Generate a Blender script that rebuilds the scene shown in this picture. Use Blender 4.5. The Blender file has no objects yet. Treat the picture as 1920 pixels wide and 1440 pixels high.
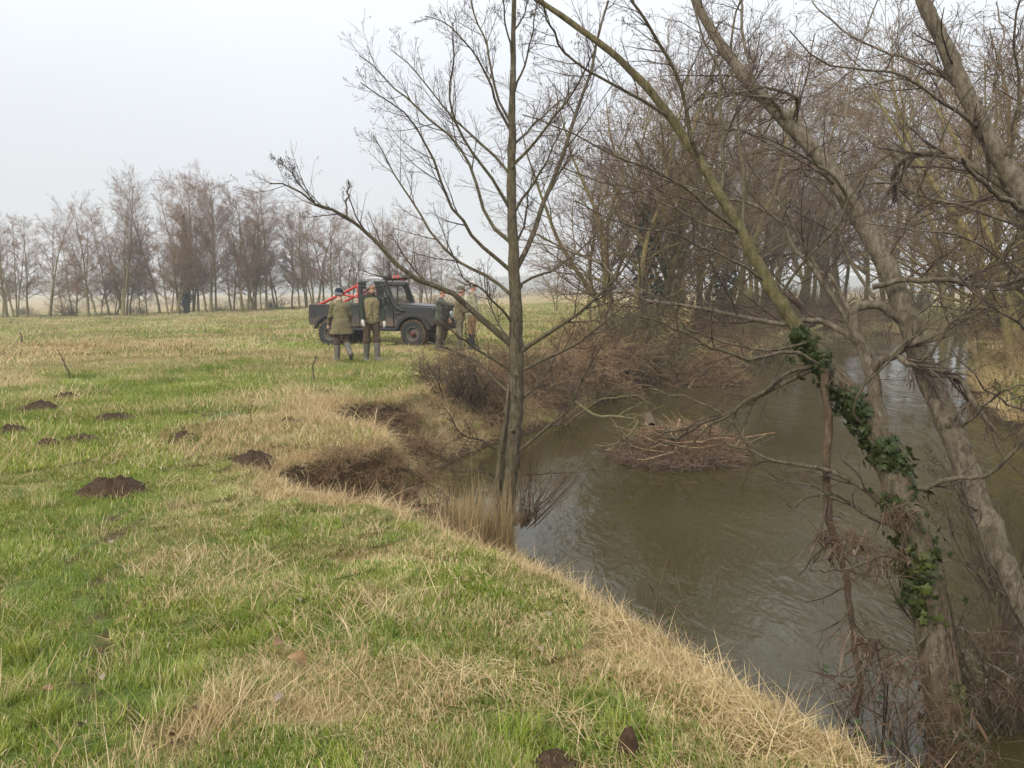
import bpy, bmesh, math, random
import numpy as np
from mathutils import Vector, Matrix

# ---------------------------------------------------------------- camera, sky, sun, exposure
SC = bpy.context.scene
COL = SC.collection
R = math.radians
FPX = 1507.0
PITCH = math.atan(180 / FPX)
CAMZ = 1.64
cd = bpy.data.cameras.new('camera'); cam = bpy.data.objects.new('camera', cd); COL.objects.link(cam)
cd.sensor_width = 36.0; cd.lens = FPX / 1920 * 36.0
cd.clip_start = 0.05; cd.clip_end = 4000
cam.location = (0, 0, CAMZ); cam.rotation_euler = (math.pi / 2 - PITCH, 0, 0)
SC.camera = cam

W = bpy.data.worlds.new('World'); SC.world = W; W.use_nodes = True
SUN_EL, SUN_AZ = R(38), R(215)          # azimuth clockwise from +Y (the way the camera looks)
nt = W.node_tree; nt.nodes.clear()
def wn(t, **k):
    n = nt.nodes.new(t)
    for a, v in k.items(): setattr(n, a, v)
    return n
out = wn('ShaderNodeOutputWorld'); bg = wn('ShaderNodeBackground'); bg.inputs['Strength'].default_value = 0.1
sky = wn('ShaderNodeTexSky', sky_type='NISHITA'); sky.sun_disc = False
sky.sun_elevation = SUN_EL; sky.sun_rotation = SUN_AZ; sky.dust_density = 3.0
tc = wn('ShaderNodeTexCoord'); sep = wn('ShaderNodeSeparateXYZ')
nt.links.new(tc.outputs['Generated'], sep.inputs[0])
mx = wn('ShaderNodeMath', operation='MAXIMUM'); mx.inputs[1].default_value = 0.0
nt.links.new(sep.outputs['Z'], mx.inputs[0])
ma = wn('ShaderNodeMath', operation='MULTIPLY_ADD')          # overcast law, close to L = Lz (1 + 2 sin e) / 3
LZ = 13.0
ma.inputs[1].default_value = LZ * 2 / 3; ma.inputs[2].default_value = LZ / 3
pw = wn('ShaderNodeMath', operation='POWER'); pw.inputs[1].default_value = 1.4
nt.links.new(mx.outputs[0], pw.inputs[0]); nt.links.new(pw.outputs[0], ma.inputs[0])
nz = wn('ShaderNodeTexNoise'); nz.inputs['Scale'].default_value = 1.6; nz.inputs['Detail'].default_value = 4
nt.links.new(tc.outputs['Generated'], nz.inputs['Vector'])
mr = wn('ShaderNodeMapRange'); mr.inputs['To Min'].default_value = 0.90; mr.inputs['To Max'].default_value = 1.08
nt.links.new(nz.outputs['Fac'], mr.inputs['Value'])
mm = wn('ShaderNodeMath', operation='MULTIPLY'); nt.links.new(ma.outputs[0], mm.inputs[0]); nt.links.new(mr.outputs[0], mm.inputs[1])
cl = wn('ShaderNodeVectorMath', operation='SCALE'); cl.inputs[0].default_value = (0.925, 0.957, 1.0)
nt.links.new(mm.outputs[0], cl.inputs['Scale'])
mix = wn('ShaderNodeMixRGB'); mix.inputs['Fac'].default_value = 0.94
nt.links.new(sky.outputs[0], mix.inputs[1]); nt.links.new(cl.outputs[0], mix.inputs[2])
nt.links.new(mix.outputs[0], bg.inputs['Color']); nt.links.new(bg.outputs[0], out.inputs['Surface'])

sd = bpy.data.lights.new('sun', 'SUN'); sun = bpy.data.objects.new('sun', sd); COL.objects.link(sun)
sd.energy = 1.5; sd.angle = R(16); sd.color = (1.0, 0.91, 0.78)
sv = Vector((math.sin(SUN_AZ) * math.cos(SUN_EL), math.cos(SUN_AZ) * math.cos(SUN_EL), math.sin(SUN_EL)))
sun.rotation_euler = sv.to_track_quat('Z', 'Y').to_euler()
sun.location = sv * 100
SC.view_settings.view_transform = 'Standard'; SC.view_settings.look = 'None'
SC.view_settings.exposure = 0.88; SC.view_settings.gamma = 1.0; SC.view_settings.use_curve_mapping = False
SC.render.engine = 'CYCLES'
cy = SC.cycles
cy.max_bounces = 6; cy.diffuse_bounces = 3; cy.glossy_bounces = 3; cy.transmission_bounces = 4
cy.transparent_max_bounces = 8; cy.volume_bounces = 1; cy.use_denoising = True
cy.caustics_reflective = False; cy.caustics_refractive = False
SC.render.film_transparent = False

# ---------------------------------------------------------------- helpers
rng = np.random.default_rng(7)
sP, cP = math.sin(PITCH), math.cos(PITCH)
def ray(px, py):
    u = (px - 960) / FPX; v = (720 - py) / FPX
    return np.array([u, cP + v * sP, -sP + v * cP])
def P(px, py, Y):
    """world point at forward distance Y that the photograph shows at pixel (px, py)"""
    d = ray(px, py); return np.array([0, 0, CAMZ]) + d * (Y / d[1])
def G(px, py, z=0.0):
    d = ray(px, py); return np.array([0, 0, CAMZ]) + d * ((z - CAMZ) / d[2])

def _hash(ix, iy, seed):
    n = (ix.astype(np.int64) * 374761393 + iy.astype(np.int64) * 668265263 + seed * 1274126177) & 0x7fffffff
    n = ((n ^ (n >> 13)) * 1274126177) & 0x7fffffff
    n = (n ^ (n >> 16)) & 0xffff
    return n / 65535.0
def vnoise(x, y, seed=0):
    x = np.asarray(x, float); y = np.asarray(y, float)
    ix = np.floor(x); iy = np.floor(y); fx = x - ix; fy = y - iy
    fx = fx * fx * (3 - 2 * fx); fy = fy * fy * (3 - 2 * fy)
    a = _hash(ix, iy, seed); b = _hash(ix + 1, iy, seed); c = _hash(ix, iy + 1, seed); d = _hash(ix + 1, iy + 1, seed)
    return (a * (1 - fx) + b * fx) * (1 - fy) + (c * (1 - fx) + d * fx) * fy
def fbm(x, y, seed=0, o=4):
    s = 0; a = 0.5; f = 1.0
    for i in range(o):
        s = s + a * vnoise(np.asarray(x) * f, np.asarray(y) * f, seed + i * 17); a *= 0.5; f *= 2.03
    return s / (1 - 0.5 ** o)
def sstep(a, b, x):
    t = np.clip((np.asarray(x, float) - a) / (b - a), 0, 1); return t * t * (3 - 2 * t)

def mesh_obj(name, verts, faces, mat=None, parent=None, smooth=True, face_sizes=None):
    """faces: (n,3)/(n,4) array or list; builds one mesh object"""
    me = bpy.data.meshes.new(name)
    verts = np.asarray(verts, np.float32)
    if isinstance(faces, np.ndarray):
        nf, k = faces.shape
        me.vertices.add(len(verts)); me.vertices.foreach_set('co', verts.ravel())
        me.loops.add(nf * k); me.loops.foreach_set('vertex_index', faces.astype(np.int32).ravel())
        me.polygons.add(nf); me.polygons.foreach_set('loop_start', np.arange(0, nf * k, k, dtype=np.int32))
        me.polygons.foreach_set('loop_total', np.full(nf, k, np.int32))
        me.update(calc_edges=True)
    else:
        me.from_pydata([tuple(map(float, v)) for v in verts], [], faces); me.update()
    if smooth: me.polygons.foreach_set('use_smooth', np.ones(len(me.polygons), bool))
    o = bpy.data.objects.new(name, me); COL.objects.link(o)
    if mat: me.materials.append(mat)
    if parent is not None: o.parent = parent
    return o
def attr(o, name, vals, kind='FLOAT'):
    a = o.data.attributes.new(name, kind, 'POINT')
    a.data.foreach_set('value' if kind == 'FLOAT' else 'vector' if kind == 'FLOAT_VECTOR' else 'value', np.asarray(vals).ravel())
def tag(o, label=None, cat=None, group=None, kind=None):
    if label: o['label'] = label
    if cat: o['category'] = cat
    if group: o['group'] = group
    if kind: o['kind'] = kind
    return o
def empty(name, loc, rot=(0, 0, 0)):
    o = bpy.data.objects.new(name, None); COL.objects.link(o); o.location = loc; o.rotation_euler = rot
    o.empty_display_size = 0.1
    return o
def copy_tree(o, parent=None):
    c = o.copy(); COL.objects.link(c); c.parent = parent
    for ch in list(o.children): copy_tree(ch, c)
    return c

# material helper ------------------------------------------------
class NT:
    def __init__(s, name):
        s.m = bpy.data.materials.new(name); s.m.use_nodes = True; s.t = s.m.node_tree
        s.b = s.t.nodes['Principled BSDF']; s.o = s.t.nodes['Material Output']
    def n(s, t, **k):
        n = s.t.nodes.new('ShaderNode' + t)
        for a, v in k.items():
            if hasattr(n, a): setattr(n, a, v)
            else: n.inputs[a].default_value = v
        return n
    def l(s, a, b): s.t.links.new(a, b)
    def coord(s, kind='Object', scale=None):
        c = s.n('TexCoord').outputs[kind]
        if scale is not None:
            mp = s.n('Mapping'); mp.inputs['Scale'].default_value = scale if hasattr(scale, '__len__') else (scale,) * 3
            s.l(c, mp.inputs[0]); c = mp.outputs[0]
        return c
    def noise(s, vec, scale, detail=4, rough=0.55, dist=0.0):
        n = s.n('TexNoise'); n.inputs['Scale'].default_value = scale; n.inputs['Detail'].default_value = detail
        n.inputs['Roughness'].default_value = rough; n.inputs['Distortion'].default_value = dist
        if vec is not None: s.l(vec, n.inputs['Vector'])
        return n.outputs['Fac']
    def ramp(s, fac, stops):
        r = s.n('ValToRGB'); e = r.color_ramp.elements
        while len(e) < len(stops): e.new(0.5)
        for i, (p, c) in enumerate(stops):
            e[i].position = p; e[i].color = (*c, 1) if len(c) == 3 else c
        s.l(fac, r.inputs[0]); return r.outputs['Color']
    def mix(s, fac, a, b, mode='MIX'):
        m = s.n('MixRGB', blend_type=mode)
        for i, v in ((0, fac), (1, a), (2, b)):
            if hasattr(v, 'is_output'): s.l(v, m.inputs[i])
            elif i == 0: m.inputs[0].default_value = v
            else: m.inputs[i].default_value = (*v, 1)
        return m.outputs[0]
    def math(s, op, a, b=None):
        m = s.n('Math', operation=op)
        for i, v in ((0, a), (1, b)):
            if v is None: continue
            if hasattr(v, 'is_output'): s.l(v, m.inputs[i])
            else: m.inputs[i].default_value = v
        return m.outputs[0]
    def range(s, v, a, b, c=0.0, d=1.0):
        m = s.n('MapRange'); m.inputs[1].default_value = a; m.inputs[2].default_value = b
        m.inputs[3].default_value = c; m.inputs[4].default_value = d; s.l(v, m.inputs[0]); return m.outputs[0]
    def bump(s, h, strength=0.3, dist=0.02):
        b = s.n('Bump'); b.inputs['Strength'].default_value = strength; b.inputs['Distance'].default_value = dist
        s.l(h, b.inputs['Height']); s.l(b.outputs[0], s.b.inputs['Normal'])
    def base(s, c):
        if hasattr(c, 'is_output'): s.l(c, s.b.inputs['Base Color'])
        else: s.b.inputs['Base Color'].default_value = (*c, 1)
    def set(s, rough=None, metal=None, spec=None):
        if rough is not None: s.b.inputs['Roughness'].default_value = rough
        if metal is not None: s.b.inputs['Metallic'].default_value = metal
        if spec is not None: s.b.inputs['Specular IOR Level'].default_value = spec
        return s
def plain(name, c, rough=0.6, metal=0.0, spec=0.4, var=0.15, scale=9.0, bump=0.0):
    m = NT(name); f = m.noise(m.coord('Object'), scale, 3)
    m.base(m.ramp(f, [(0.3, [v * (1 - var) for v in c]), (0.7, [min(1, v * (1 + var)) for v in c])]))
    m.set(rough, metal, spec)
    if bump: m.bump(f, bump, 0.01)
    return m.m
# ---------------------------------------------------------------- ground
WZ = -1.2                                            # level of the river
LIP = np.array([(3.6,-8),(2.9,-3),(2.45,0),(2.0,1.9),(1.45,3.0),(1.10,3.58),(.72,4.33),(.31,4.98),(-.04,5.38),(-.40,5.8),(-.77,6.27),(-1.3,6.7),
    (-1.95,7.0),(-2.3,7.5),(-2.2,8.05),(-1.65,8.35),(-1.4,8.9),(-1.6,9.8),(-2.4,10.7),(-2.75,11.5),(-2.6,12.4),(-2.0,12.8),(-1.55,13.8),
    (-1.15,15),(0.0,18.3),(1.1,20.3),(3.0,24.3),(6.2,29.6),(8.6,35),(15.2,44.6),(21,52),(40,58.5),(90,66)], float)
WLN = np.array([(4.8,-8),(4.1,-3),(3.5,0),(3.0,2.0),(2.45,3.3),(2.1,4.0),(1.7,4.9),(1.2,6.0),(.75,6.9),(.35,7.7),(.05,8.5),(-.02,9.0),(-.35,9.4),(-.7,9.9),
    (-1.05,10.6),(-1.25,11.4),(-1.25,12.1),(-.75,13.7),(-.25,14.8),(1.0,16.7),(1.5,18),(2.6,21),(4.1,23.9),(7.3,28.6),(9.9,33.6),(17,43),(22,49),(40,55),(90,62)], float)
RWL = np.array([(8.0,-8),(8.2,0),(8.7,6),(9.2,11),(9.7,15),(10.9,18),(14,24.2),(18,31),(22.6,39.5),(40,45),(90,51)], float)
RLP = RWL + np.array([(1.3,0),(1.3,0),(1.3,0),(1.2,-.1),(1.2,-.2),(1.1,-.4),(1.2,-.5),(1.2,-.8),(1,-1.4),(.3,-1.6),(0,-1.6)])
def pdist(x, y, L):
    d = np.full(np.shape(x), 1e9)
    for (x0, y0), (x1, y1) in zip(L[:-1], L[1:]):
        dx, dy = x1 - x0, y1 - y0
        t = np.clip(((x - x0) * dx + (y - y0) * dy) / (dx * dx + dy * dy), 0, 1)
        d = np.minimum(d, np.hypot(x - x0 - t * dx, y - y0 - t * dy))
    return d
def side(x, y, L):
    """True to the right of the line (the river side of the left bank)"""
    poly = np.vstack([L, [(400, L[-1, 1]), (400, -8), (L[0, 0], -8)]])
    ins = np.zeros(np.shape(x), bool)
    for (x0, y0), (x1, y1) in zip(poly, np.roll(poly, -1, 0)):
        c = ((y0 > y) != (y1 > y))
        with np.errstate(divide='ignore', invalid='ignore'):
            xi = (x1 - x0) * (y - y0) / (y1 - y0 if y1 != y0 else 1e-9) + x0
        ins ^= c & (x < xi)
    return ins
MOLE = [  # px, py, half-width in px, height
    (125,750,26,.08),(78,770,42,.09),(218,790,46,.07),(22,815,36,.08),(150,829,34,.06),(90,838,28,.06),(212,922,62,.085),(345,825,30,.06),(478,868,46,.08),
    (480,690,14,.06),(425,697,9,.04),(545,795,30,.06),(160,717,12,.05),(105,790,14,.03)]
def zfield(x, y):
    r = np.maximum(y, 0.0); a = x / np.maximum(np.hypot(x, y), 1.0)
    lw = sstep(-0.12, -0.55, a)
    z = -0.11 * sstep(8, 19, r) - 0.80 * (np.minimum(r, 70) / 65) ** 1.4 * lw
    z = z - 2.1 * sstep(62, 220, r) * sstep(0.06, -0.12, a)
    z = z + 0.35 * sstep(60, 260, r) * sstep(-0.05, 0.15, a)
    z = z + 0.07 * (fbm(x * .16, y * .16, 3, 3) - .55) * sstep(3, 14, r) + 0.05 * (fbm(x * .9, y * .9, 5, 3) - .5) + 0.035 * (fbm(x * 3.1, y * 3.1, 8, 2) - .5)
    return z
def height(x, y, full=False):
    x = np.asarray(x, float); y = np.asarray(y, float)
    zf = zfield(x, y)
    dl, dw = pdist(x, y, LIP), pdist(x, y, WLN)
    inl, inw = side(x, y, LIP), side(x, y, WLN)
    drl, drw = pdist(x, y, RLP), pdist(x, y, RWL)
    inrl, inrw = side(x, y, RLP), side(x, y, RWL)
    ed = np.exp(-(dl / 0.9) ** 1.3)
    nearw = sstep(9, 4, y) * 0.16 + 0.10
    zlip = zf - nearw
    z = zf - nearw * ed
    # cliffs of bare earth in the bitten-out bay
    cl = np.clip(np.exp(-(((x + 2.0) / .8) ** 2 + ((y - 7.95) / .65) ** 2)) + .95 * np.exp(-(((x + 2.3) / .85) ** 2 + ((y - 12.2) / .75) ** 2))
                 + .5 * np.exp(-(((x - 4) / 3.0) ** 2 + ((y - 25) / 4.0) ** 2)), 0, 1)
    t = dl / np.maximum(dl + dw, 1e-6)
    f_slope = t ** 0.85
    f_cliff = 0.72 * sstep(0.0, 0.13, t) + 0.28 * t
    terr = np.exp(-(((x + 1.0) / .85) ** 2 + ((y - 8.0) / 1.2) ** 2))         # slumped shelf below the lip
    f_terr = 0.55 * sstep(0, .3, t) + 0.45 * sstep(.55, 1, t)
    f = f_slope * (1 - cl) + f_cliff * cl
    f = f * (1 - terr * .8) + f_terr * terr * .8
    zb = zlip + (WZ - zlip) * f + .10 * (fbm(x * 3.1, y * 3.1, 14, 3) - .5) * t + 0.22 * (fbm(x * 2.3, y * 2.3, 11, 4) - .5) * np.sin(np.pi * np.clip(t, 0, 1)) + (0.06 + .16 * cl) * (fbm(x * 7, y * 7, 12, 3) - .5) * np.sin(np.pi * np.clip(t, 0, 1))
    inb = inl & ~inw
    z = np.where(inb, zb, z)
    bed = WZ - np.minimum(1.0, 1.1 * np.minimum(dw, drw)) + .10 * (fbm(x * 3.1, y * 3.1, 14, 3) - .5)
    z = np.where(inw & ~inrw, bed, z)
    tr = drw / np.maximum(drw + drl, 1e-6)
    zr = zf + 0.15
    z = np.where(inrw & ~inrl, WZ + (zr - WZ) * tr ** .7 + .15 * (fbm(x * 1.5, y * 1.5, 21, 3) - .5) * np.sin(np.pi * tr), z)
    z = np.where(inrl, zr, z)
    if not full: return z
    return z, dict(cl=cl, t=t, inb=inb, dl=dl, inl=inl, inw=inw, inrw=inrw, inrl=inrl, drl=drl, drw=drw, terr=terr)
def H(x, y): return float(height(np.array([x], float), np.array([y], float))[0])
def onground(px, py):
    """where the ground lies under a pixel of the photograph"""
    d = ray(px, py); t = np.concatenate([np.linspace(1.5, 30, 1400), np.linspace(30, 300, 1500)])
    X = d[0] * t; Y = d[1] * t; Z = CAMZ + d[2] * t
    below = Z < height(X, Y); i = int(np.argmax(below)) if below.any() else len(t) - 1
    return np.array([X[i], Y[i], H(X[i], Y[i])])

def axis(core0, core1, step, lo, hi, g=1.09):
    a = list(np.arange(core0, core1 + 1e-6, step)); s = step
    while a[-1] < hi: s *= g; a.append(a[-1] + s)
    s = step; b = [core0]
    while b[-1] > lo: s *= g; b.append(b[-1] - s)
    return np.array(b[1:][::-1] + a)
gx = axis(-3.2, 2.8, .05, -900, 900, 1.035); gy = axis(2.2, 14.0, .055, -10, 1400, 1.055)
XX, YY = np.meshgrid(gx, gy); ZZ, gi = height(XX, YY, True)
# dry-grass pattern shared by the ground colour and the blades that grow on it
DRY = [(430,1330,150,70,.75),(500,1240,90,40,.4),(760,1290,150,60,.5),(1260,1300,150,90,.6),(620,1130,130,50,.4),(1080,1170,150,60,.55),(680,1010,130,35,.45),(60,880,80,60,.3),
       (520,830,120,60,.6),(600,900,60,60,.6),(400,850,80,40,.4),(140,640,150,14,.8),(200,630,60,14,.6),(345,640,40,12,.7),(60,1010,90,40,.35),(340,1110,80,40,.3),(560,760,60,40,.5),(900,690,90,30,.5),
       (250,1250,130,120,-.55),(560,960,170,35,-.55),(130,1130,140,90,-.35),(1030,1340,150,60,-.5),(150,760,200,50,-.5),(80,1380,120,70,-.4),(560,1400,60,40,-.4),(860,1180,120,50,-.4),(1330,1400,60,30,-.3),(700,690,120,20,-.5),(120,720,150,40,-.5),(60,860,110,40,-.5),(320,700,160,25,-.45),(300,770,120,30,-.5),(120,940,150,50,-.4),(300,900,120,40,-.35),(60,1200,120,80,-.3),(450,700,120,20,-.3)]
DRYW = []
for px, py, sx, sy, w in DRY:
    c = G(px, py, 0); e = G(px + sx, py, 0); n = G(px, py - sy, 0); DRYW.append((c[0], c[1], abs(e[0] - c[0]) + .05, abs(n[1] - c[1]) + .08, w))
def dryness(x, y, info):
    d = 0.39 + 1.1 * (fbm(x * .9, y * .9, 31, 4) - .5) + .45 * (fbm(x * .2, y * .2, 37, 3) - .5) + 1.1 * (fbm(x * 2.4, y * 2.4, 39, 3) - .5)
    for cx, cy_, sx, sy, w in DRYW:
        d = d + (.62 * w if w > 0 else w) * np.exp(-((x - cx) / sx) ** 2 - ((y - cy_) / sy) ** 2)
    d = d + 0.45 * np.exp(-(info['dl'] / .5) ** 2) * (y < 30)
    d = np.where(info['inb'], np.maximum(d, .7), d)
    d = d + .05 * sstep(25, 70, y) + .35 * sstep(75, 110, y)
    d = np.where(info['inrl'], .75, d)
    return np.clip(d, 0, 1)
DD = dryness(XX, YY, gi)
soil = np.clip(gi['inb'] * np.clip(gi['cl'] * 2.2 * (1 - sstep(.75, 1.0, gi['t'])) + .95 * gi['terr'] * sstep(.36, .5, fbm(XX * 2, YY * 2, 51, 3)) + .3, 0, 1), 0, 1)
soil = np.maximum(soil, sstep(.72, 1.0, gi['t']) * gi['inb'])
soil = np.where(gi['inw'] & ~gi['inrw'], 1.0, soil)
soil = np.where(gi['inrw'] & ~gi['inrl'], .35, soil)
worn = [(185,1080,22,30),(185,1150,22,26),(165,1260,26,26),(215,960,18,24),(375,770,20,26),(340,850,24,20),(205,1180,20,20),(190,1215,30,22),(170,1300,26,14),(190,1010,18,60),(360,800,26,40),(330,1390,40,12),(240,1330,40,18),(1180,1420,30,24),(1050,1440,60,14),(945,1230,22,12),(690,1150,40,20)]
worn = [(a_, b_, c_ * 1.5, d_ * 1.4) for a_, b_, c_, d_ in worn]
for px, py, sx, sy in worn:
    c = G(px, py, 0); e = G(px + sx, py, 0); n = G(px, py - sy, 0)
    soil = np.maximum(soil, .62 * np.exp(-((XX - c[0]) / abs(e[0] - c[0])) ** 2 - ((YY - c[1]) / abs(n[1] - c[1])) ** 2))
TRKS = np.array([G(a_, b_, -.02)[:2] for a_, b_ in [(225,900),(205,960),(192,1010),(187,1080),(192,1150),(180,1215),(165,1260),(168,1305),(230,1345),(320,1395)]])
soil = np.maximum(soil, .40 * np.exp(-(pdist(XX, YY, TRKS) / .09) ** 2))
# sod bulging a little over the cliff edge
ny, nx = XX.shape
V = np.stack([XX, YY, ZZ], -1).reshape(-1, 3)
ii = np.arange(nx * ny).reshape(ny, nx)
F = np.stack([ii[:-1, :-1], ii[:-1, 1:], ii[1:, 1:], ii[1:, :-1]], -1).reshape(-1, 4)

m = NT('earth_and_turf'); pos = m.n('NewGeometry').outputs['Position']
ad = m.n('Attribute', attribute_name='dry').outputs['Fac']; asl = m.n('Attribute', attribute_name='soil').outputs['Fac']
n1 = m.noise(pos, 22, 6, .7); n2 = m.noise(pos, 3.0, 5, .6); n3 = m.noise(pos, 90, 3, .6)
green = m.ramp(n1, [(.25, (.055, .075, .018)), (.5, (.105, .15, .033)), (.75, (.17, .20, .06))])
straw = m.ramp(n1, [(.25, (.16, .115, .055)), (.5, (.30, .22, .11)), (.8, (.44, .345, .185))])
earth = m.ramp(n1, [(.25, (.03, .018, .010)), (.5, (.085, .052, .028)), (.75, (.16, .105, .06))])
dd = m.math('ADD', ad, m.math('MULTIPLY', m.math('SUBTRACT', n2, .5), .5))
c = m.mix(m.range(dd, .25, .75), green, straw)
c = m.mix(m.range(m.math('ADD', asl, m.math('MULTIPLY', m.math('SUBTRACT', n2, .5), .6)), .3, .6), c, earth)
m.base(c); m.set(.95, 0, .15); m.bump(m.math('ADD', n1, m.math('MULTIPLY', n3, .4)), .8, .05)
M_GROUND = m.m
ground = tag(mesh_obj('ground', V, F, M_GROUND), 'grassy river meadow with an eroded earth bank falling to the water', None, None, 'structure')
attr(ground, 'dry', DD.ravel()); attr(ground, 'soil', soil.ravel())

# ---------------------------------------------------------------- river
m = NT('river_water'); pos = m.n('NewGeometry').outputs['Position']
mp = m.n('Mapping'); mp.inputs['Rotation'].default_value = (0, 0, R(38)); mp.inputs['Scale'].default_value = (1.0, .42, 1); m.l(pos, mp.inputs[0])
w1 = m.noise(mp.outputs[0], 5.5, 3, .55, .6); w2 = m.noise(mp.outputs[0], 1.1, 3, .5, .8); w3 = m.noise(pos, .33, 3, .5)
w4 = m.noise(mp.outputs[0], 16, 2, .5, .4)
calm = m.range(w3, .40, .62, .22, 1.0)
h = m.math('ADD', m.math('MULTIPLY', m.math('ADD', m.math('MULTIPLY', w1, .5), m.math('MULTIPLY', w4, .15)), calm), w2)
m.base(m.ramp(w3, [(.3, (.036, .029, .010)), (.7, (.055, .045, .017))])); m.set(.035, 0, .5); m.b.inputs['IOR'].default_value = 1.36
m.bump(h, .36, .08)
M_WATER = m.m
wl = np.vstack([WLN, RWL[::-1]])
wx = axis(-2.5, 12, .5, -3, 95, 1.12); wy = axis(2, 30, .5, -8, 70, 1.12)
WX, WY = np.meshgrid(wx, wy)
wi = np.arange(WX.size).reshape(WX.shape)
WF = np.stack([wi[:-1, :-1], wi[:-1, 1:], wi[1:, 1:], wi[1:, :-1]], -1).reshape(-1, 4)
cxm = WX.ravel()[WF].mean(1); cym = WY.ravel()[WF].mean(1)
keep = height(cxm, cym) < WZ + .9
river = tag(mesh_obj('river', np.stack([WX, WY, np.full(WX.shape, WZ)], -1).reshape(-1, 3), WF[keep], M_WATER), 'brown slow river bending away between its banks', None, None, 'structure')

# ---------------------------------------------------------------- far low hills in the mist
def hill(name, label, y0, x0, x1, top, depth, seed, mat):
    xs = np.linspace(x0, x1, 90); ys = np.linspace(0, depth, 14)
    A, B = np.meshgrid(xs, ys)
    z = -3 + (top + 3) * np.sin(np.pi * np.clip(B / depth, 0, 1)) ** .8 * (.55 + .6 * fbm(A / 90, B / 60, seed, 4)) * sstep(x0, x0 + 120, A) * sstep(x1, x1 - 120, A) + 1.5 * fbm(A / 6, B / 9, seed + 4, 2)
    i = np.arange(A.size).reshape(A.shape)
    f = np.stack([i[:-1, :-1], i[:-1, 1:], i[1:, 1:], i[1:, :-1]], -1).reshape(-1, 4)
    return tag(mesh_obj(name, np.stack([A, B + y0, z], -1).reshape(-1, 3), f, mat), label, None, None, 'structure')
M_WOOD = plain('far_woodland', (.05, .055, .04), .95, 0, .1, .4, .15)
hill('wooded_hill', 'blue grey wooded rise in the mist beyond the left meadow', 560, -700, 60, 8, 220, 61, M_WOOD)
hill('low_hill', 'pale low hill in the mist behind the parked pickup', 640, -250, 700, 13, 240, 67, M_WOOD)

# ---------------------------------------------------------------- haze
hv = [(x, y, z) for x in (-880, 880) for y in (-9, 930) for z in (-5.2, 22.0)]
hf = [(0, 1, 3, 2), (4, 6, 7, 5), (0, 4, 5, 1), (2, 3, 7, 6), (0, 2, 6, 4), (1, 5, 7, 3)]
haze = mesh_obj('haze', hv, hf, None, None, False)
hm = bpy.data.materials.new('thin_mist'); hm.use_nodes = True; hm.node_tree.nodes.clear()
ho = hm.node_tree.nodes.new('ShaderNodeOutputMaterial'); pv = hm.node_tree.nodes.new('ShaderNodeVolumePrincipled')
pv.inputs['Color'].default_value = (.93, .96, 1, 1); pv.inputs['Density'].default_value = 0.0014; pv.inputs['Anisotropy'].default_value = 0.2
hm.node_tree.links.new(pv.outputs[0], ho.inputs['Volume']); haze.data.materials.append(hm)
tag(haze, 'thin pale winter mist over the meadow', None, None, 'stuff')
# ---------------------------------------------------------------- grass (stuff): blades in tufts, scattered with geometry nodes
def leafmat(name, ramps_green, ramps_dry, trans=.35, attr_dry=True):
    m = NT(name); t = m.t
    ai = m.n('Attribute', attribute_name='dry', attribute_type='INSTANCER').outputs['Fac']
    av = m.n('Attribute', attribute_name='tone').outputs['Fac']
    ar = m.n('Attribute', attribute_name='hue', attribute_type='INSTANCER').outputs['Fac']
    v = m.math('ADD', m.math('MULTIPLY', av, .6), m.math('MULTIPLY', ar, .4))
    g = m.ramp(v, ramps_green); d = m.ramp(v, ramps_dry)
    ps = m.n('NewGeometry').outputs['Position']
    sp = m.math('MULTIPLY', m.math('SUBTRACT', m.noise(ps, 4.5, 6, .72), .5), 1.7)
    k = m.range(m.math('ADD', m.math('ADD', ai, sp), m.math('MULTIPLY', m.math('SUBTRACT', av, .5), 1.2)), .45, .62)
    c = m.mix(k, g, d)
    df = m.n('BsdfDiffuse'); tr = m.n('BsdfTranslucent'); gl = m.n('BsdfGlossy'); gl.inputs['Roughness'].default_value = .45
    gl.inputs['Color'].default_value = (.9, .9, .9, 1)
    m.l(c, df.inputs[0]); m.l(c, tr.inputs[0])
    a = m.n('MixShader'); a.inputs[0].default_value = trans; m.l(df.outputs[0], a.inputs[1]); m.l(tr.outputs[0], a.inputs[2])
    b = m.n('MixShader'); b.inputs[0].default_value = .035; m.l(a.outputs[0], b.inputs[1]); m.l(gl.outputs[0], b.inputs[2])
    m.l(b.outputs[0], m.o.inputs[0]); m.t.nodes.remove(m.b)
    return m.m
M_GRASS = leafmat('grass_blades', [(.0, (.07, .10, .008)), (.4, (.165, .235, .018)), (.75, (.285, .335, .035)), (1, (.42, .38, .09))],
                  [(.0, (.20, .13, .055)), (.4, (.45, .325, .15)), (.8, (.65, .505, .27)), (1, (.78, .65, .41))])
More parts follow.
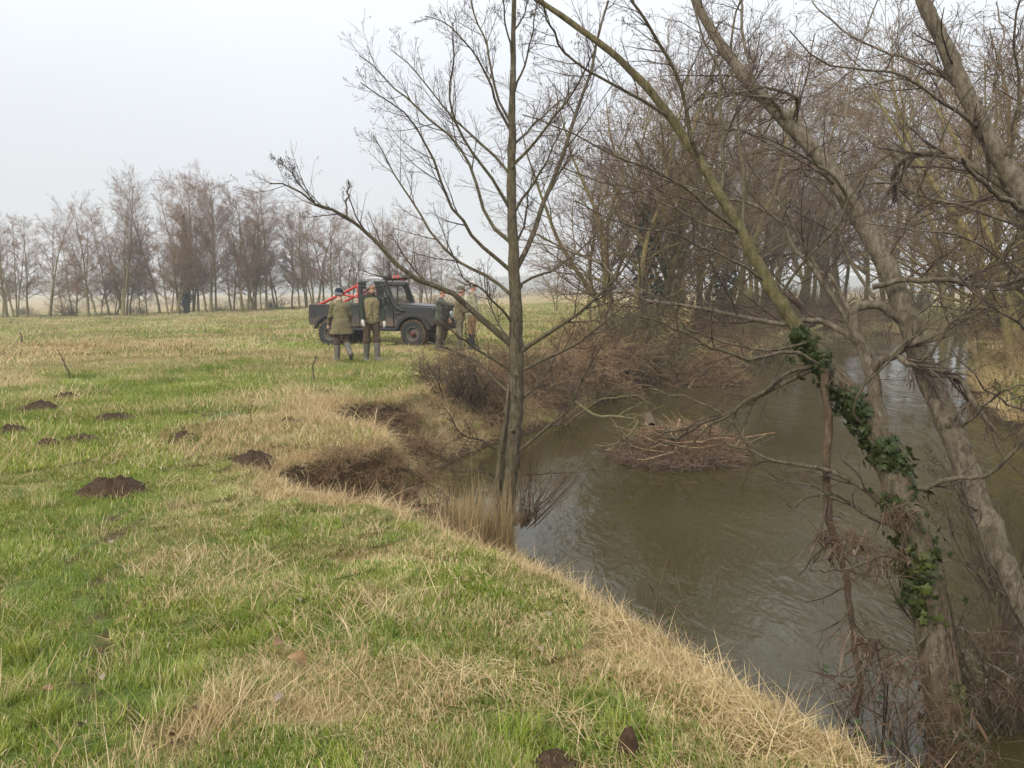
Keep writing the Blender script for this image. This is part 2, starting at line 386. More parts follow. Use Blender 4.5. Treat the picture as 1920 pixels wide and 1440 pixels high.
def tuft(name, n, rad, hmin, hmax, wid, lean, seed, mat, segs=3, curl=1.0, flat=0.0):
    g = np.random.default_rng(seed); U = g.uniform
    a = U(0, 2 * math.pi, n); r = rad * np.sqrt(U(size=n)); p = np.stack([r * np.cos(a), r * np.sin(a), np.full(n, -.015)], -1)
    h = U(hmin, hmax, n) * (.6 + .4 * U(size=n)); az = np.where(U(size=n) < .5, U(0, 2 * math.pi, n), g.normal(size=n) * .6)
    if flat: az = g.normal(0, 1.3 if flat != 1.0 else .6, n)
    th = np.abs(g.normal(size=n)) * lean + flat * U(.4, 1.35, n); bend = U(.2, 1, n) * curl; w = wid * U(.6, 1.3, n); tw = U(-.6, .6, n); tn = U(size=n)
    sd = np.stack([-np.sin(az), np.cos(az), 0 * az], -1); up = np.array([0, 0, 1.0]); rows = []
    for k in range(segs + 1):
        u = k / segs
        s2 = sd * np.cos(tw * u)[:, None] + up * np.sin(tw * u)[:, None]; ww = (w * (1 - u ** 1.6) * .5)[:, None]
        if k == segs: rows.append(p)
        else: rows += [p - s2 * ww, p + s2 * ww]
        ang = np.minimum(th + bend * u, 1.75)
        p = p + (h / segs)[:, None] * np.stack([np.cos(az) * np.sin(ang), np.sin(az) * np.sin(ang), np.cos(ang)], -1)
    per = 2 * segs + 1; V_ = np.stack(rows, 1).reshape(-1, 3); b = (np.arange(n) * per)[:, None]
    tri = []
    for k in range(segs - 1):
        q = 2 * k; tri += [b + np.array([[q, q + 1, q + 3]]), b + np.array([[q, q + 3, q + 2]])]
    q = 2 * (segs - 1); tri.append(b + np.array([[q, q + 1, q + 2]]))
    o = mesh_obj(name, V_, np.concatenate(tri), mat, None, True); COL.objects.unlink(o)
    attr(o, 'tone', np.repeat(tn, per).astype(np.float32))
    return o
def scatter(name, pts, protos, idx, rot, scl, dry, label, parent=None):
    """one object of kind stuff: the prototypes instanced on its points"""
    col = bpy.data.collections.new(name + '_blades')
    for o in protos: col.objects.link(o)
    o = mesh_obj(name, pts, [], None, parent, False)
    for nm, v in (('dry', dry), ('hue', rng.uniform(size=len(pts)))): attr(o, nm, v.astype(np.float32))
    attr(o, 'scl', scl.astype(np.float32)); a = o.data.attributes.new('rot', 'FLOAT_VECTOR', 'POINT'); a.data.foreach_set('vector', rot.astype(np.float32).ravel())
    a = o.data.attributes.new('pick', 'INT', 'POINT'); a.data.foreach_set('value', idx.astype(np.int32))
    ng = bpy.data.node_groups.new(name + '_scatter', 'GeometryNodeTree')
    ng.interface.new_socket('Geometry', in_out='INPUT', socket_type='NodeSocketGeometry'); ng.interface.new_socket('Geometry', in_out='OUTPUT', socket_type='NodeSocketGeometry')
    N = ng.nodes; gi_ = N.new('NodeGroupInput'); go = N.new('NodeGroupOutput'); ip = N.new('GeometryNodeInstanceOnPoints')
    ci = N.new('GeometryNodeCollectionInfo'); ci.inputs['Collection'].default_value = col; ci.inputs['Separate Children'].default_value = True; ci.inputs['Reset Children'].default_value = True
    def na(nm, ty):
        n = N.new('GeometryNodeInputNamedAttribute'); n.data_type = ty; n.inputs['Name'].default_value = nm
        return [s for s in n.outputs if s.enabled and s.name == 'Attribute'][0]
    L = ng.links.new
    L(gi_.outputs[0], ip.inputs['Points']); L(ci.outputs[0], ip.inputs['Instance']); ip.inputs['Pick Instance'].default_value = True
    L(na('pick', 'INT'), ip.inputs['Instance Index']); L(na('rot', 'FLOAT_VECTOR'), ip.inputs['Rotation']); L(na('scl', 'FLOAT'), ip.inputs['Scale'])
    L(ip.outputs[0], go.inputs[0])
    md = o.modifiers.new('scatter', 'NODES'); md.node_group = ng
    return tag(o, label, None, None, 'stuff')
def sample(n, rmin, rmax, amin, amax, power=1.0):
    """points on the ground, denser towards the camera"""
    u = rng.uniform(size=n)
    r = rmin * (rmax / rmin) ** (u ** power); a = R(amin) + (R(amax) - R(amin)) * rng.uniform(size=n)
    return r * np.sin(a), r * np.cos(a)
def slope_rot(x, y, amt=.7):
    e = .06; zx = (height(x + e, y) - height(x - e, y)) / (2 * e); zy = (height(x, y + e) - height(x, y - e)) / (2 * e)
    return np.stack([np.arctan(zy) * amt, -np.arctan(zx) * amt], -1)
MOLEW = [(onground(px, py), hw) for px, py, hw, hh in MOLE]
def not_on_mole(x, y):
    k = np.ones(len(x), bool)
    for c, hw in MOLEW:
        w = hw / FPX * c[1]; k &= ((x - c[0]) / w) ** 2 + ((y - c[1]) / (w * 1.0)) ** 2 > rng.uniform(.25, 1.0, len(x))
    return k
def worn_at(x, y):
    s = np.zeros(len(x))
    for px, py, sx, sy in worn:
        c = G(px, py, 0); e = G(px + sx, py, 0); n = G(px, py - sy, 0)
        s = np.maximum(s, np.exp(-((x - c[0]) / abs(e[0] - c[0])) ** 2 - ((y - c[1]) / abs(n[1] - c[1])) ** 2))
    return s

def jgrid(x0, x1, y0, y1, step):
    a, b = np.meshgrid(np.arange(x0, x1, step), np.arange(y0, y1, step))
    x = a.ravel() + rng.uniform(-.5, .5, a.size) * step; y = b.ravel() + rng.uniform(-.5, .5, a.size) * step
    return x, y
def view(x, y, r0, r1, margin=1.2, half=.76):
    r = np.hypot(x, y); return (r >= r0) & (r < r1) & (np.abs(x) < y * half + margin) & (y > .9)
def edge_dist(x, y):
    inf = height(x, y, True)[1]; return np.minimum(inf['dl'], np.where(inf['inb'], 0, 9)), inf
TURF = [(3000, .26, .018, .064, .0048, 6, .19, 1.2, 8.5), (2600, .62, .04, .13, .010, 4, .46, 8.5, 24), (2600, 1.7, .05, .17, .024, 4, 1.25, 24, 85)]
STRAW = [(330, .26, .07, .26, .0034, 5, .19, 1.2, 8.5), (420, .60, .10, .30, .008, 4, .46, 8.5, 24), (420, 1.7, .12, .42, .02, 4, 1.25, 24, 85)]
TRK = np.array([G(a_, b_, -.02)[:2] for a_, b_ in [(225,900),(205,960),(192,1010),(187,1080),(192,1150),(180,1215),(165,1260),(168,1305),(230,1345),(320,1395)]])
def on_track(x, y): return pdist(x, y, TRK) < .36
def lay(name, table, label, straw):
    protos = []; pts = []; idx = []; rots = []; scl = []; drs = []
    for lv, (nb, rad, h0, h1, wd, npro, step, r0, r1) in enumerate(table):
        b = len(protos)
        for i in range(npro):
            protos.append(tuft('%s_%d%02d' % (name, lv, i), nb, rad, h0, h1, wd, .5 if straw else .75, (500 if straw else 300) + lv * 20 + i, M_GRASS, (4 if straw else 3) if lv == 0 else 2, .9 if straw else 1.35, 1.05 if straw and lv == 0 else .6 if straw else 0))
        x, y = jgrid(-r1 * .72 - 2, r1 * .72 + 2, .8, r1 + 1, step); k = view(x, y, r0, r1); x, y = x[k], y[k]
        ed, inf = edge_dist(x, y); z = height(x, y); dr = dryness(x, y, inf)
        near_edge = (ed < rad * 1.15) & (y < 24)
        k = ~near_edge & (z > WZ + .15) & not_on_mole(x, y) & ~(inf['inw'] & ~inf['inrl'])
        if lv == 0: k &= ~on_track(x, y)
        if straw: k &= rng.uniform(size=len(x)) < np.clip((dr - .38) * 1.5, .16, .85)
        else: k &= worn_at(x, y) < rng.uniform(.3, .85, len(x))
        x, y, z, dr = x[k], y[k], z[k], dr[k]
        pts.append(np.stack([x, y, z], -1)); idx.append(b + rng.integers(0, npro, len(x))); sr = slope_rot(x, y, 1.0)
        rots.append(np.stack([sr[:, 0], sr[:, 1], rng.uniform(0, 6.28, len(x))], -1)); scl.append(rng.uniform(.7, 1.25, len(x)) * (.6 + .8 * fbm(x * 1.7, y * 1.7, 71, 3))); drs.append(dr)
    # small tufts along the bank edge and down its face
    b = len(protos)
    for i in range(6):
        protos.append(tuft('%s_9%02d' % (name, i), 60 if not straw else 26, .07, .04 if not straw else .10, .10 if not straw else .30, .0046 if not straw else .004, .55, 900 + i + 30 * straw, M_GRASS, 3, 1.1, .55 if straw else 0))
    x, y = jgrid(-5, 4.5, 1.2, 26, .072 if not straw else .075); k = view(x, y, 1, 26); x, y = x[k], y[k]
    ed, inf = edge_dist(x, y); z = height(x, y); dr = dryness(x, y, inf)
    band = np.where(y < 8.5, .30, .70)
    tz = on_track(x, y); k = ((ed < band) | tz) & (z > WZ + .05) & not_on_mole(x, y) & ~(tz & ((worn_at(x, y) > rng.uniform(.35, 1.15, len(x))) | (pdist(x, y, TRK) < rng.uniform(-.08, .06, len(x)))))
    u = rng.uniform(size=len(x)); bare = np.clip(inf['cl'] * 2.2 * (inf['t'] > .03), 0, .97) * inf['inb']
    k &= u > bare
    if straw: k &= rng.uniform(size=len(x)) < np.where(inf['inb'], .62 * (1 - .75 * inf['terr']), np.clip((dr - .3) * 1.3, .05, .8))
    else: k &= rng.uniform(size=len(x)) < np.where(inf['inb'], .16 + .5 * np.exp(-((x + 1.5) / .5) ** 2 - ((y - 11.8) / .6) ** 2), .95)
    far_thin = rng.uniform(size=len(x)) < np.clip(12 / np.maximum(y, 1), .35, 1); k &= far_thin
    x, y, z, dr = x[k], y[k], z[k], dr[k]; inb = inf['inb'][k]
    sr = slope_rot(x, y, .6)
    if not straw: dr = np.where(inb, .25, dr)
    pts.append(np.stack([x, y, z], -1)); idx.append(b + rng.integers(0, 6, len(x))); rots.append(np.stack([sr[:, 0], sr[:, 1], rng.uniform(0, 6.28, len(x))], -1))
    scl.append(rng.uniform(.6, 1.2, len(x)) * np.where(y > 11, 1.35, 1)); drs.append(dr)
    dry = np.concatenate(drs)
    if straw: dry = np.full(len(dry), 1.3)
    print(name, [len(p) for p in pts])
    scatter(name, np.concatenate(pts), protos, np.concatenate(idx), np.concatenate(rots), np.concatenate(scl), dry, label)
lay('meadow_grass', TURF, 'short green and straw coloured winter grass of the meadow', False)
lay('dead_straw', STRAW, 'long bleached straw lying over the turf and the bank edge', True)

# matted straw hanging over the rim of the bitten-out bay
pr = [tuft('rim_straw_%02d' % i, 30, .08, .12, .46, .0048, .5, 960 + i, M_GRASS, 5, 1.3, 1.0) for i in range(5)]
seg = LIP[10:25]; sl = np.hypot(*np.diff(seg, axis=0).T); cum = np.concatenate([[0], np.cumsum(sl)]); n = 260
u = rng.uniform(0, cum[-1], n); i = np.clip(np.searchsorted(cum, u) - 1, 0, len(sl) - 1); f = (u - cum[i]) / sl[i]
p = seg[i] + (seg[i + 1] - seg[i]) * f[:, None]; t = (seg[i + 1] - seg[i]) / sl[i][:, None]; nrm = np.stack([t[:, 1], -t[:, 0]], -1)
off = -np.abs(rng.normal(.05, .22, n)); p = p + nrm * off[:, None]
xe, ye = jgrid(-2.3, -1.3, 8.4, 10.8, .11); ii_ = height(xe, ye, True)[1]; k = (~ii_['inw']) & (rng.uniform(size=len(xe)) < .45)
P2 = np.concatenate([p, np.stack([xe[k], ye[k]], -1)]); az = np.concatenate([np.arctan2(nrm[:, 1], nrm[:, 0]), rng.normal(-.6, .9, k.sum())]) + rng.normal(0, .35, len(P2))
sr = slope_rot(P2[:, 0], P2[:, 1], .3)
scatter('rim_straw', np.column_stack([P2, height(P2[:, 0], P2[:, 1])]), pr, rng.integers(0, 5, len(P2)), np.stack([0 * az, 0 * az, az], -1), rng.uniform(.55, 1.15, len(P2)), np.full(len(P2), 1.3), 'matted dead straw hanging over the rim of the eroded bay')

# rank tussocks standing out of the turf
pr = [tuft('tussock_%02d' % i, 210, .075 + .02 * (i % 3), .07, .21, .0044, .55, 990 + i, M_GRASS, 4, 1.5) for i in range(6)]
x, y = sample(620, 2.2, 16, -44, 30, .9); z, inf = height(x, y, True); k = (~inf['inl']) & not_on_mole(x, y) & (fbm(x * .8, y * .8, 133, 3) > .45) & (worn_at(x, y) < .3)
x, y, z = x[k], y[k], z[k]; inf = height(x, y, True)[1]; dr = dryness(x, y, inf)
scatter('tussocks', np.stack([x, y, z], -1), pr, rng.integers(0, 6, len(x)), np.stack([0 * x, 0 * x, rng.uniform(0, 6.28, len(x))], -1), rng.uniform(.45, 1.1, len(x)), dr * 1.1 + rng.normal(0, .25, len(x)), 'rank tussocks of grass standing out of the meadow turf')

pr = [tuft('bank_straw_%02d' % i, 170, .32, .18, .6, .013, .45, 1010 + i, M_GRASS, 3, 1.2, .5) for i in range(4)]
x, y = jgrid(8.4, 26, 8, 46, .30); inf = height(x, y, True)[1]; k = inf['inrw'] & (inf['drl'] < 2.2) & (height(x, y) > WZ + .15) & (rng.uniform(size=len(x)) < .85); x, y = x[k], y[k]
scatter('bank_straw', np.stack([x, y, height(x, y)], -1), pr, rng.integers(0, 4, len(x)), np.stack([0 * x, 0 * x, rng.normal(2.8, .8, len(x))], -1), rng.uniform(.6, 1.3, len(x)), np.where(rng.uniform(size=len(x)) < .8, 1.2, .3), 'tawny dead grass clothing the right bank of the river')
# ---------------------------------------------------------------- branches as tubes
def unit(v): return v / np.maximum(np.linalg.norm(v, axis=-1, keepdims=True), 1e-9)
def tube_mesh(batches):
    """batches: list of (pts (N,k,3), rad (N,k), sides) -> verts, quads"""
    VS, FS, off = [], [], 0
    for p, r, s in batches:
        N, k, _ = p.shape
        if N == 0: continue
        t = unit(np.gradient(p, axis=1)); d = unit(p[:, -1] - p[:, 0])
        ref = np.where((np.abs(d[:, 2:3]) < .8), np.array([[0, 0, 1.0]]), np.array([[1.0, 0, 0]]))[:, None, :]
        n = unit(np.cross(t, ref)); b = np.cross(t, n)
        th = np.arange(s) * 2 * math.pi / s
        ring = p[:, :, None, :] + r[:, :, None, None] * (np.cos(th)[None, None, :, None] * n[:, :, None, :] + np.sin(th)[None, None, :, None] * b[:, :, None, :])
        VS.append(ring.reshape(-1, 3))
        i = np.arange(N * k * s).reshape(N, k, s); j = np.roll(i, -1, axis=2)
        FS.append(np.stack([i[:, :-1], j[:, :-1], j[:, 1:], i[:, 1:]], -1).reshape(-1, 4) + off); off += N * k * s
    return np.concatenate(VS), np.concatenate(FS)
def spline(pts, k, g, knob=0.0):
    """smooth curve through control points, resampled to k points, slightly crooked"""
    pts = np.asarray(pts, float); n = len(pts)
    q = np.vstack([2 * pts[0] - pts[1], pts, 2 * pts[-1] - pts[-2]])
    u = np.linspace(0, n - 1 - 1e-6, k); i = u.astype(int); f = (u - i)[:, None]
    a, b, c, d = q[i], q[i + 1], q[i + 2], q[i + 3]
    o = .5 * (2 * b + (c - a) * f + (2 * a - 5 * b + 4 * c - d) * f ** 2 + (3 * b - a - 3 * c + d) * f ** 3)
    if knob:
        w = g.normal(size=(k, 3)) * knob; w[0] = 0; o = o + (w + np.roll(w, 1, 0)) * .5 * np.minimum(np.arange(k), 2)[:, None] / 2
    return o
def kids(p, r, m, g, t0=.2, t1=1.0, ang=(.5, 1.0), ratio=(.25, .5), k=5, up=.15, wig=.12, rr=.55, taper=.25, minr=.0015, length=None, flat=None, cone=.7):
    """m side shoots on each of N branches; returns their points and radii"""
    N, K, _ = p.shape
    if N == 0 or m == 0: return np.zeros((0, k, 3)), np.zeros((0, k))
    t = t0 + (t1 - t0) * (np.arange(m)[None, :] + g.uniform(0, 1, (N, m))) / m
    f = t * (K - 1); i = np.minimum(f.astype(int), K - 2); fr = (f - i)[..., None]
    ar = np.arange(N)[:, None]
    base = p[ar, i] * (1 - fr) + p[ar, i + 1] * fr; tan = unit(p[ar, i + 1] - p[ar, i])
    rad = r[ar, i] * (1 - fr[..., 0]) + r[ar, i + 1] * fr[..., 0]
    L = np.linalg.norm(np.diff(p, axis=1), axis=2).sum(1)[:, None] if length is None else np.full((N, 1), length)
    ln = L * g.uniform(ratio[0], ratio[1], (N, m)) * (1.15 - cone * t)
    a = g.uniform(ang[0], ang[1], (N, m))[..., None]
    rnd = g.normal(size=(N, m, 3))
    if flat is not None: rnd = rnd * np.array(flat)
    perp = unit(rnd - (rnd * tan).sum(-1, keepdims=True) * tan)
    d = unit(np.cos(a) * tan + np.sin(a) * perp)
    pts = np.zeros((N, m, k, 3)); pts[:, :, 0] = base; st = (ln / (k - 1))[..., None]
    for q in range(1, k):
        pts[:, :, q] = pts[:, :, q - 1] + d * st
        d = unit(d + g.normal(size=d.shape) * wig + np.array([0, 0, up]) / (k - 1) * 2)
    r0 = np.maximum(rad * rr, minr); tt = np.linspace(1, taper, k)[None, None, :]
    rr_ = np.maximum(r0[..., None] * tt, minr * .8)
    return pts.reshape(N * m, k, 3), rr_.reshape(N * m, k)
def spindles(pos, dirs, ln, rad):
    """small catkins and cones: three-sided spindles"""
    n = len(pos); k = np.stack([pos, pos + dirs * ln * .3, pos + dirs * ln], 1); r = np.stack([np.full(n, rad * .3), np.full(n, rad), np.full(n, rad * .2)], 1)
    return (k, r, 3)

def bark(name, c0, c1, c2, algae=None, rough=.9, scale=14, patches=None):
    m = NT(name); co = m.n('NewGeometry').outputs['Position']
    mp = m.n('Mapping'); mp.inputs['Scale'].default_value = (1, 1, .35); m.l(co, mp.inputs[0])
    f = m.noise(mp.outputs[0], scale * 2.2, 8, .72); f2 = m.noise(co, 3.1, 4, .6); f3 = m.noise(co, scale * 5, 3, .6)
    c = m.ramp(f, [(.36, c0), (.5, c1), (.64, c2)])
    if algae: c = m.mix(m.range(f2, .42, .68, 0, .6), c, algae)
    if patches: c = m.mix(m.range(m.noise(co, 9, 3), .58, .66), c, patches)
    m.base(c); m.set(rough, 0, .2); m.bump(m.math('ADD', f, m.math('MULTIPLY', f3, .4)), .9, .03)
    return m.m
B_ALDER = bark('alder_bark', (.04, .032, .022), (.105, .083, .055), (.19, .158, .112), (.115, .105, .05))
B_PALE = bark('pale_bark', (.08, .062, .042), (.165, .132, .095), (.25, .21, .16), (.12, .105, .06), patches=(.09, .07, .048))
B_OLIVE = bark('olive_bark', (.055, .045, .022), (.12, .10, .048), (.19, .155, .085), (.105, .095, .04))
B_BROWN = bark('brown_bark', (.055, .037, .024), (.115, .08, .052), (.18, .132, .09))
B_TWIG = bark('dark_twigs', (.04, .027, .021), (.085, .058, .045), (.15, .11, .085), scale=5)
B_TWIGP = bark('purple_twigs', (.14, .075, .045), (.23, .13, .08), (.31, .19, .125), scale=2)
B_TWIGO = bark('olive_twigs', (.085, .052, .025), (.17, .11, .055), (.26, .18, .095), scale=2)
B_RUST = bark('rusty_twigs', (.095, .052, .034), (.18, .105, .068), (.26, .165, .11), scale=2)
B_OLIVEL = bark('lichened_bark', (.10, .075, .03), (.19, .15, .06), (.28, .23, .11), (.17, .155, .05))
B_RED = bark('red_shoots', (.055, .033, .022), (.11, .07, .046), (.17, .115, .078), scale=5)
B_DEAD = bark('dead_stems', (.14, .085, .045), (.26, .17, .095), (.38, .27, .16), scale=7)
B_BRACKEN = bark('russet_stems', (.10, .06, .03), (.20, .125, .065), (.30, .205, .11), scale=7)

def traced(px_list, Y0, Y1, w0, w1, g, k=14, knob=.006, pw=1.0):
    """a limb through photographed points, from depth Y0 to Y1, with its thickness in pixels"""
    n = len(px_list); pts = []
    for i, (a, b) in enumerate(px_list):
        u = i / (n - 1); pts.append(P(a, b, Y0 + (Y1 - Y0) * u ** pw))
    p = spline(pts, k, g, knob); u = np.linspace(0, 1, k)
    r = .76 * (w0 + (w1 - w0) * u ** .8) / 2 / FPX * np.linspace(Y0, Y1, k)
    return p, r
def pad(limbs, k):
    """limbs of different length resampled to k points so that they can be handled together"""
    out_p, out_r = [], []
    for p, r in limbs:
        u = np.linspace(0, len(p) - 1, k); i = np.minimum(u.astype(int), len(p) - 2); f = (u - i)
        out_p.append(p[i] * (1 - f[:, None]) + p[i + 1] * f[:, None]); out_r.append(r[i] * (1 - f) + r[i + 1] * f)
    return np.array(out_p), np.array(out_r)
def twiggery(limbs, g, m1=12, m2=7, m3=3, catkin=0, up=.25, r1=(.16, .34), minr=.0019, t0=.25, wig=.08, ang=(.4, .85), lmax=None):
    bt = []
    LL = np.array([np.linalg.norm(np.diff(p, axis=0), axis=1).sum() for p, r in limbs])
    for lo, hi, fm in ((0, .45, .3), (.45, 1.1, .62), (1.1, 99, 1.0)):
        sel = [limbs[i] for i in range(len(limbs)) if lo <= LL[i] < hi]
        if not sel: continue
        p, r = pad(sel, 16)
        a, ar = kids(p, r, max(3, int(m1 * fm)), g, t0, 1.0, ang, r1, 6, up, wig, .45, .3, minr * 1.2)
        b, br = kids(a, ar, max(3, int(m2 * fm ** .5)), g, .12, 1.0, (.35, .85), (.35, .7), 5, up * .8, wig, .55, .4, minr)
        c, cr = kids(b, br, m3, g, .2, 1.0, (.4, .9), (.3, .65), 4, up * .6, wig, .75, .5, minr * .85)
        bt += [(a, ar, 4), (b, br, 3), (c, cr, 3)]
        if catkin:
            tips = c[g.permutation(len(c))[:catkin]][:, -1]; n = len(tips)
            for q in range(3):
                dr = unit(g.normal(size=(n, 3)) * .5 + np.array([0, 0, -1.0])); bt.append(spindles(tips + g.normal(size=(n, 3)) * .012, dr, g.uniform(.012, .03, (n, 1)), .0032))
    return bt
def near_tree(name, label, cat, trunk, limbs, mt, ml, mtw, batches, base, trunk_sides=14, split=0):
    root = empty(name, tuple(base))
    def rough(p, r, seed):
        # bark with ridges, swellings and knots
        k = 200; u = np.linspace(0, len(p) - 1, k); i = np.minimum(u.astype(int), len(p) - 2); f = u - i; s = 26
        q = p[i] * (1 - f[:, None]) + p[i + 1] * f[:, None]; rr = r[i] * (1 - f) + r[i + 1] * f
        v, fc = tube_mesh([(q[None], rr[None], s)]); arc = np.concatenate([[0], np.cumsum(np.linalg.norm(np.diff(q, axis=0), axis=1))])
        th = np.arange(s) * 2 * math.pi / s; A, T = np.meshgrid(arc, th, indexing='ij'); cx_, sx_ = np.cos(T), np.sin(T)
        n = .16 * (fbm(cx_ * 4.5 + A * 1.5 + seed, sx_ * 4.5 + A * 2.5, seed, 3) - .5) + .12 * (fbm(cx_ * 1.2 + A * 9 + seed, sx_ * 1.2 + 5 - A * 6, seed + 3, 3) - .5)
        kn = np.zeros_like(n); gk = np.random.default_rng(seed)
        for q_ in range(10):
            a0 = gk.uniform(0, arc[-1]); t0 = gk.uniform(0, 6.28); kn += gk.uniform(.1, .3) * np.exp(-((A - a0) / .05) ** 2 - (np.minimum(abs(T - t0), 6.283 - abs(T - t0)) / .5) ** 2)
        c = np.repeat(q, s, 0); v = c + (v - c) * (1 + (n + kn).reshape(-1, 1)); return v, fc
    sd0 = int(abs(base[0]) * 97) + 3
    def put_trunk(nm, p, r, mat):
        v, f = rough(p, r, sd0); return mesh_obj(nm, v - np.array(base), f, mat, root)
    def put(nm, b, mat, par):
        v, f = tube_mesh(b); o = mesh_obj(nm, v - np.array(base), f, mat, par); return o
    if split:
        put_trunk('trunk', trunk[0][:split + 1], trunk[1][:split + 1], B_ALDER)
        put_trunk('upper_trunk', trunk[0][split:], trunk[1][split:], mt)
    else: put_trunk('trunk', trunk[0], trunk[1], mt)
    gs = np.random.default_rng(sd0); a_, ar_ = kids(trunk[0][None], trunk[1][None], 9, gs, .12, .8, (.8, 1.3), (.012, .03), 4, .1, .12, .32, .6, .004)
    ar_[:, -1] *= .05; a_[:, -1] = a_[:, -2] + (a_[:, -1] - a_[:, -2]) * .15
    for q_ in range(len(a_)): put('broken_stub', [(a_[q_][None], ar_[q_][None], 7)], B_ALDER, root)
    for p, r in limbs: put('limb', [(p[None], r[None], 8)], ml, root)
    put('crown', batches, mtw, root)
    tag(root, label, cat)
    return root

# ---------------------------------------------------------------- the young alder at the water's edge
g = np.random.default_rng(11)
tp = [(938,1030),(943,985),(953,915),(960,850),(965,780),(968,700),(967,600),(963,500),(960,400),(959,300),(960,200),(962,100),(964,0),(966,-140),(968,-300)]
tw_ = [54,40,34,31,30,29,24,21,17.5,15,12.5,10,8,6.5,4]
ty = 8.85
pts = spline([P(a, b, ty) for a, b in tp], 60, g, .006); rad = np.interp(np.linspace(0, len(tp) - 1, 60), np.arange(len(tp)), np.array(tw_) / 2 / FPX * ty)
rad *= 1 + .05 * g.normal(size=60)
AL = [  # traced pixels, depth at the tip, widths
 ([(958,645),(900,595),(850,550),(810,535),(780,525),(740,495),(705,455),(675,425),(650,405),(620,390),(590,380),(565,360),(530,345),(505,345)], 8.2, 17, 3),
 ([(650,405),(651,372),(653,340)], 8.3, 5, 3),
 ([(590,378),(565,352),(545,322),(518,300)], 8.0, 4, 2),
 ([(960,555),(925,525),(885,505),(850,485),(810,440),(785,395),(760,360),(735,320),(715,280),(700,255)], 9.8, 10, 2.5),
 ([(960,510),(925,480),(890,450),(870,415),(845,385),(820,320),(800,280),(780,235),(750,200),(715,180),(675,155)], 8.0, 11, 2.5),
 ([(958,455),(915,415),(895,350),(875,300),(850,260),(800,220),(770,190),(740,165),(710,130),(675,105)], 9.6, 10, 2.5),
 ([(958,395),(925,340),(890,290),(860,245),(845,200),(845,150),(852,100),(850,40)], 8.2, 9, 2.5),
 ([(958,330),(925,290),(880,250),(840,210),(800,160),(770,120),(735,95)], 9.5, 8, 2),
 ([(960,250),(935,200),(920,155),(890,105),(860,70),(830,45),(795,30)], 8.4, 8, 2),
 ([(958,232),(935,185),(920,120),(910,75),(890,30),(880,-30),(870,-90)], 9.3, 7, 3),
 ([(960,110),(950,50),(942,0),(930,-70)], 8.5, 5, 2.5),
 ([(968,505),(995,450),(1015,390),(1045,325),(1065,265),(1080,210),(1100,150),(1110,125),(1125,60),(1140,0)], 9.6, 14, 5),
 ([(961,310),(1000,270),(1040,220),(1075,175),(1095,135),(1120,90)], 8.3, 9, 3),
 ([(960,275),(1000,235),(1045,195),(1090,165)], 9.4, 7, 2),
 ([(962,402),(1000,340),(1030,290),(1060,230)], 8.2, 8, 2.5),
 ([(966,540),(1000,520),(1040,505),(1075,480),(1115,445),(1160,390),(1190,350)], 9.9, 8, 2.5),
 ([(968,665),(1025,625),(1075,595),(1110,565),(1140,540),(1180,490),(1200,450)], 8.2, 13, 3),
 ([(968,700),(1050,660),(1100,630),(1150,590),(1185,560)], 7.9, 9, 3),
 ([(962,855),(1018,809),(1054,780),(1080,740),(1098,700),(1126,650)], 8.2, 9, 3),
 ([(966,700),(888,650),(852,625),(816,600)], 8.3, 8, 2.5),
 ([(964,745),(924,708),(899,679),(852,657),(800,640)], 9.5, 8, 2.5),
 ([(958,855),(899,827),(867,813),(834,762)], 8.2, 6, 2.5),
 ([(955,910),(905,885),(852,882)], 8.4, 6, 2.5),
 ([(962,180),(985,120),(998,60),(1005,0)], 8.4, 6, 2.5),
 ([(963,60),(985,20),(1000,-40)], 9.2, 5, 2),
 ([(965,610),(930,570),(900,540),(870,520),(846,470)], 8.1, 7, 2),
 ([(962,470),(985,420),(990,360),(1000,310)], 9.3, 7, 2),
 ([(968,760),(1010,720),(1035,680),(1060,610)], 9.6, 7, 2),
 ([(966,650),(935,610),(915,560),(905,500)], 9.6, 7, 2)]
limbs = [traced(l, ty if l[0][0] > 900 else 8.3, y1, w0, w1, g, 14, .010) for l, y1, w0, w1 in AL]
bt = twiggery(limbs, g, 13, 7, 2, 1100, .22, (.16, .36), .0016)
alder = near_tree('alder_tree', 'slim young bare alder with catkins standing at the near water edge', 'tree', (pts, rad), limbs, B_ALDER, B_ALDER, B_TWIG, bt, P(938, 1030, ty), 16)
# suckers and burr at its foot
bp = np.array(P(938, 1030, ty))
def shoots(name, label, cat, base, n, g, spread, lean, hmin, hmax, mat, par=None, r=.006, m2=4, k=6, minr=.0016):
    az = g.uniform(0, 6.28, n); d = unit(np.stack([np.cos(az) * spread + lean[0], np.sin(az) * spread + lean[1], np.ones(n)], -1))
    p = np.zeros((n, k, 3)); p[:, 0] = np.asarray(base) + g.normal(size=(n, 3)) * np.array([.07, .07, .01]); L = g.uniform(hmin, hmax, n)
    for q in range(1, k):
        p[:, q] = p[:, q - 1] + d * (L / (k - 1))[:, None]; d = unit(d + g.normal(size=d.shape) * .09 + np.array([0, 0, .04]))
    rr = np.linspace(1, .35, k)[None] * g.uniform(.6, 1.1, n)[:, None] * r
    a, ar = kids(p, rr, m2, g, .3, 1, (.4, .8), (.2, .4), 4, .1, .1, .6, .5, minr)
    return [(p, rr, 4), (a, ar, 3)]
foot = P(985, 985, 8.7)
b = shoots('', '', '', foot, 46, g, .55, (.45, 0), .5, 1.5, None)
v, f = tube_mesh(b); mesh_obj('sucker_shoots', v - bp, f, B_RED, alder)
